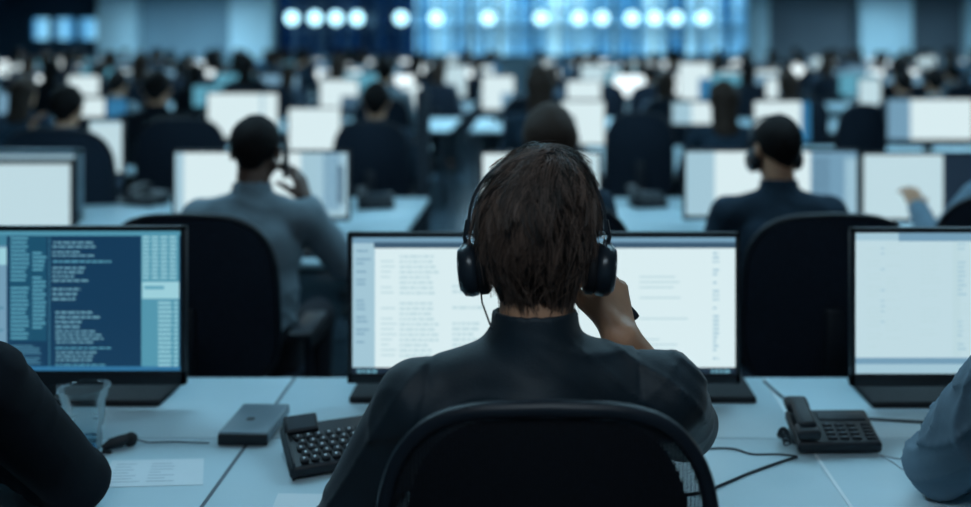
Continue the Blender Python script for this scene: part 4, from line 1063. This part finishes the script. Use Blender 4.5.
# tumbler
x, y = on(84, 449)
tb = thing('plastic_tumbler', 'clear ribbed plastic tumbler on the desk before the code monitor', 'cup', (x, y, D), scale=(0.97, 0.97, 0.97))
prof = [(0.001, 0.0), (0.033, 0.0), (0.034, 0.004), (0.0345, 0.045), (0.037, 0.048), (0.0352, 0.052), (0.0385, 0.056), (0.0365, 0.060), (0.0395, 0.064), (0.041, 0.100), (0.045, 0.106), (0.0475, 0.124), (0.0515, 0.126), (0.0515, 0.1285), (0.0475, 0.1285), (0.0435, 0.108), (0.0395, 0.101),
        (0.038, 0.066), (0.0332, 0.045), (0.0325, 0.006), (0.001, 0.005)]
MB().lathe(prof, 'clear', 56).build('cup', tb)
MB().lathe([(0.001, 0.0055), (0.0318, 0.0065), (0.0322, 0.020), (0.001, 0.020)], 'water', 48).build('water', tb)
# small dark earpiece with lead
x, y = on(121, 449)
o = thing('earpiece', 'small black earpiece lying beside the tumbler', 'earpiece', (x, y, D), 0.5)
g = MB(); g.tube([(-0.034, 0, 0.008), (-0.018, 0.003, 0.013), (0.0, 0, 0.016), (0.014, 0, 0.020)], [0.006, 0.011, 0.012, 0.009], 'black', 12); g.build('body', o)
g = MB(); prof = [(0.014*math.sin(a), -0.014*math.cos(a)) for a in np.linspace(0.01, PI-0.01, 10)]; g.lathe(prof, 'pad', 16, (0.018, 0.004, 0.0145)); g.build('ear_tip', o)
g = MB(); g.tube([(-0.03, 0.0, 0.007), (-0.034, -0.010, 0.005), (-0.02, -0.018, 0.005)], 0.0035, 'black', 8); g.build('clip', o)
g = MB(); g.tube([(0.03, 0.002, 0.012), (0.05, -0.002, 0.004), (0.10, -0.02, 0.002), (0.16, -0.06, 0.002)], 0.0012, 'cable', 6); g.build('lead', o)
# paper
def sheet(pts, label, lines=True):
    P = [on(*p) for p in pts]; z = D+0.0012
    g = MB(); v = [(a, b_, z) for a, b_ in P]; vb = [(a, b_, D+0.0003) for a, b_ in P]
    g.add(v+vb, [(0, 1, 2, 3), (7, 6, 5, 4), (0, 4, 5, 1), (1, 5, 6, 2), (2, 6, 7, 3), (3, 7, 4, 0)], 'paper')
    if lines:
        a, b_, c, d_ = [Vector(q) for q in v]
        for j in range(7):
            f0 = 0.15+j*0.11
            for (u0, u1) in ((0.08, 0.08+random.uniform(.15, .35)), (0.45, 0.45+random.uniform(.1, .3))):
                def pt(u, w): return (a.lerp(b_, u)).lerp(d_.lerp(c, u), w)+Vector((0, 0, 0.0004))
                g.add([pt(u0, f0), pt(u1, f0), pt(u1, f0+0.025), pt(u0, f0+0.025)], [(0, 1, 2, 3)], 'ink')
    o = g.build('paper_sheet'); tag(o, label, 'paper'); return o
sheet([(96, 488), (203, 485), (204, 459), (112, 461)], 'printed white paper sheet lying below the earpiece at the left')
sheet([(278, 494), (380, 495), (380, 520), (268, 519)], 'blank white paper sheet edge in front of the keypad by his elbow', False)
# silver external box
xa, ya = on(217, 446); xb, yb_ = on(262, 446)
bx = thing('external_drive', 'flat silver box with a dark front, across the desk joint', 'external drive', (xa, ya, D))
W = xb-xa; L_ = 0.165; sk = 0.045
def sheared(x0, x1, y0, y1, z0, z1, sh):
    vs = [(x0+sh*y0, y0, z0), (x1+sh*y0, y0, z0), (x1+sh*y1, y1, z0), (x0+sh*y1, y1, z0), (x0+sh*y0, y0, z1), (x1+sh*y0, y0, z1), (x1+sh*y1, y1, z1), (x0+sh*y1, y1, z1)]
    return vs, [(0, 3, 2, 1), (4, 5, 6, 7), (0, 1, 5, 4), (1, 2, 6, 5), (2, 3, 7, 6), (3, 0, 4, 7)]
g = MB(); g.box((0, 0.004, 0.004), (W+0.012, L_, 0.026), 'silver', 0.005, 3); g.build('case', bx)
MB().box((0.001, 0, 0.001), (W+0.011, 0.006, 0.023), 'black', 0.002).build('front_panel', bx)
MB().lathe([(0.001, 0.0004), (0.009, 0.0004), (0.009, 0)], 'black', 20, (0.045, 0.075, 0.0262)).build('emblem', bx)
bx.rotation_euler = (0, 0, -0.02)

# keypad phone at the left
kb = thing('keypad', 'black keypad unit with pale marked keys and raised display by the headset man', 'keypad', (-0.384, 1.825, D), 0.38)
T = Matrix.Rotation(math.radians(8), 4, 'X')
MB().box((-0.075, 0, 0.004), (0.16, 0.160, 0.026), 'black', 0.006, 3, T).build('case', kb)
g = MB(); g.box((-0.071, 0.0, 0.0), (-0.066, 0.155, 0.036), 'keys', 0.002, 2, T); g.build('side_trim', kb)
g = MB(); gm = MB()
for r_ in range(5):
    for c_ in range(11):
        x0 = -0.055+c_*0.0200+(r_ % 2)*0.006; y0 = 0.010+r_*0.0205
        if x0 > 0.14: continue
        g.box((x0, y0, 0.026), (x0+0.0160, y0+0.0165, 0.033), 'keys', 0.0025, 2, T)
        gm.box((x0+0.006, y0+0.007, 0.0330), (x0+0.0090, y0+0.0110, 0.0334), 'keymark', 0, 2, T)
g.build('keys', kb); 
for o in kb.children:
    if o.name.startswith('keys'): o['kind'] = 'thing'; gm.build('key_marks', o)
g = MB(); T2 = T @ Matrix.Translation((0, 0.112, 0.027)) @ Matrix.Rotation(math.radians(20), 4, 'X')
g.box((-0.070, 0, 0), (-0.005, 0.042, 0.012), 'black', 0.004, 3, T2); dp = g.build('display_housing', kb)
MB().box((-0.064, 0.006, 0.0121), (-0.011, 0.036, 0.0128), 'lcd', 0, 2, T2).build('display', dp)
MB().box((-0.07, 0.09, 0.000), (0.15, 0.14, 0.020), 'black', 0.004, 2).build('rear_foot', kb)

# desk phone at the right
def desk_phone(label, loc, rz, group=None):
    t = thing('desk_phone', label, 'phone', loc, rz, group)
    T = Matrix.Rotation(math.radians(12), 4, 'X')
    MB().box((-0.085, 0, 0.004), (0.095, 0.175, 0.030), 'black', 0.008, 3, T).box((-0.08, 0.09, -0.004), (0.09, 0.15, 0.03), 'black', 0.004).build('base', t)
    h_ = MB(); T3 = T @ Matrix.Translation((-0.060, 0, 0.030))
    h_.box((-0.028, -0.004, 0.008), (0.024, 0.050, 0.032), 'black', 0.010, 3, T3).box((-0.028, 0.135, 0.008), (0.024, 0.188, 0.032), 'black', 0.010, 3, T3).box((-0.020, 0.02, 0.018), (0.018, 0.165, 0.042), 'black', 0.010, 3, T3)
    h_.build('handset', t)
    g = MB(); g2 = MB()
    for r_ in range(4):
        for c_ in range(3):
            x0 = -0.018+c_*0.026; y0 = 0.018+r_*0.021
            g.box((x0, y0, 0.030), (x0+0.020, y0+0.015, 0.0345), 'keys', 0.002, 2, T); g2.box((x0+0.007, y0+0.005, 0.0346), (x0+0.013, y0+0.010, 0.0349), 'marks', 0, 2, T)
    for r_ in range(5): g.box((0.066, 0.018+r_*0.017, 0.030), (0.086, 0.029+r_*0.017, 0.034), 'keys', 0.002, 2, T)
    ko = g.build('keypad', t); g2.build('key_marks', ko)
    MB().box((-0.02, 0.115, 0.0300), (0.085, 0.160, 0.0325), 'lcd', 0.002, 2, T).build('display', t)
    return t
x, y = on(836, 452)
dp1 = desk_phone('black desk phone with handset at its left on the right-hand desk', (x-0.001, y-0.016, D), 0.02)
dp1.scale = (0.93, 0.58, 0.85)
# coiled handset cord at the phone's left
g = MB(); pts = []
for i in range(90):
    t_ = i/89; a = t_*2*PI*11; c = Vector((-0.103+0.0*t_, 0.03+0.08*t_, 0.018+0.02*math.sin(t_*PI))); pts.append(c+Vector((0.008*math.cos(a), 0, 0.008*math.sin(a))))
g.tube(pts, 0.0018, 'cable', 6); g.build('coiled_cord', dp1)
# cables
def cable(pxs, r, k, label, lift=0.0):
    P = [Vector((*on(*p), D+r+lift)) for p in pxs]
    # catmull-rom
    Q = [P[0]]+P+[P[-1]]; out = []
    for i in range(1, len(Q)-2):
        for j in range(8):
            t = j/8; a, b_, c, d_ = Q[i-1], Q[i], Q[i+1], Q[i+2]
            out.append(0.5*((2*b_)+(c-a)*t+(2*a-5*b_+4*c-d_)*t*t+(3*b_-a-3*c+d_)*t**3))
    out.append(P[-1]); o = MB().tube(out, r, k, 8).build('cable'); tag(o, label, 'cable'); return o
cable([(764, 382), (776, 393), (789, 404), (796, 414)], 0.0028, 'cable', 'black cable running back from the desk phone along the desk joint')
cable([(650, 500), (700, 494), (722, 486), (748, 475), (778, 464), (797, 458)], 0.0026, 'cable', 'thick black cable curving on the desk below the desk phone')
cable([(690, 452), (718, 449), (735, 450), (752, 455), (775, 455), (797, 457)], 0.0018, 'cable', 'thin dark cable on the desk right of the headset man')
cable([(868, 420), (900, 422), (935, 424), (980, 426)], 0.0028, 'cable', 'dark cable running right from behind the desk phone')
cable([(880, 456), (893, 463), (903, 470), (915, 474)], 0.0012, 'cablewhite', 'thin pale cable beside the blue-shirted elbow')
cable([(878, 455), (898, 459), (915, 458), (930, 452)], 0.0012, 'cablewhite', 'second thin pale cable curling by the blue-shirted elbow')
# things on the second and third rows
def keyboard(label, loc, rz, k='black', group='keyboards on the rear desks'):
    t = thing('keyboard', label, 'keyboard', loc, rz, group)
    MB().box((-0.22, 0, 0), (0.22, 0.14, 0.018), k, 0.005).build('case', t)
    g = MB()
    for r_ in range(5):
        for c_ in range(18): g.box((-0.21+c_*0.0234, 0.01+r_*0.025, 0.018), (-0.19+c_*0.0234, 0.031+r_*0.025, 0.023), 'keys' if k == 'black' else k)
    g.build('keys', t); return t
keyboard('pale keyboard in front of the wide blue and white monitor near the right edge', (X_(925, 6.55), 6.45, D), 0, 'greybezel')
keyboard('black keyboard in front of the grey-shirted man', (-0.95, 3.68, D), 0)
keyboard('black keyboard in front of the crop-haired headset man', (0.88, 3.68, D), 0)
dupp = desk_phone('dark desk phone on the second row desk by the aisle', (X_(375, 4.75), 4.75, D), 0.2)
desk_phone('dark desk phone on the second row desk, right of the upright white monitor', (X_(140, 4.9), 4.85, D), -0.3)
desk_phone('dark desk phone on the second row desk right of the long-haired woman', (X_(650, 4.8), 4.8, D), 0.1)
kill(sc_)
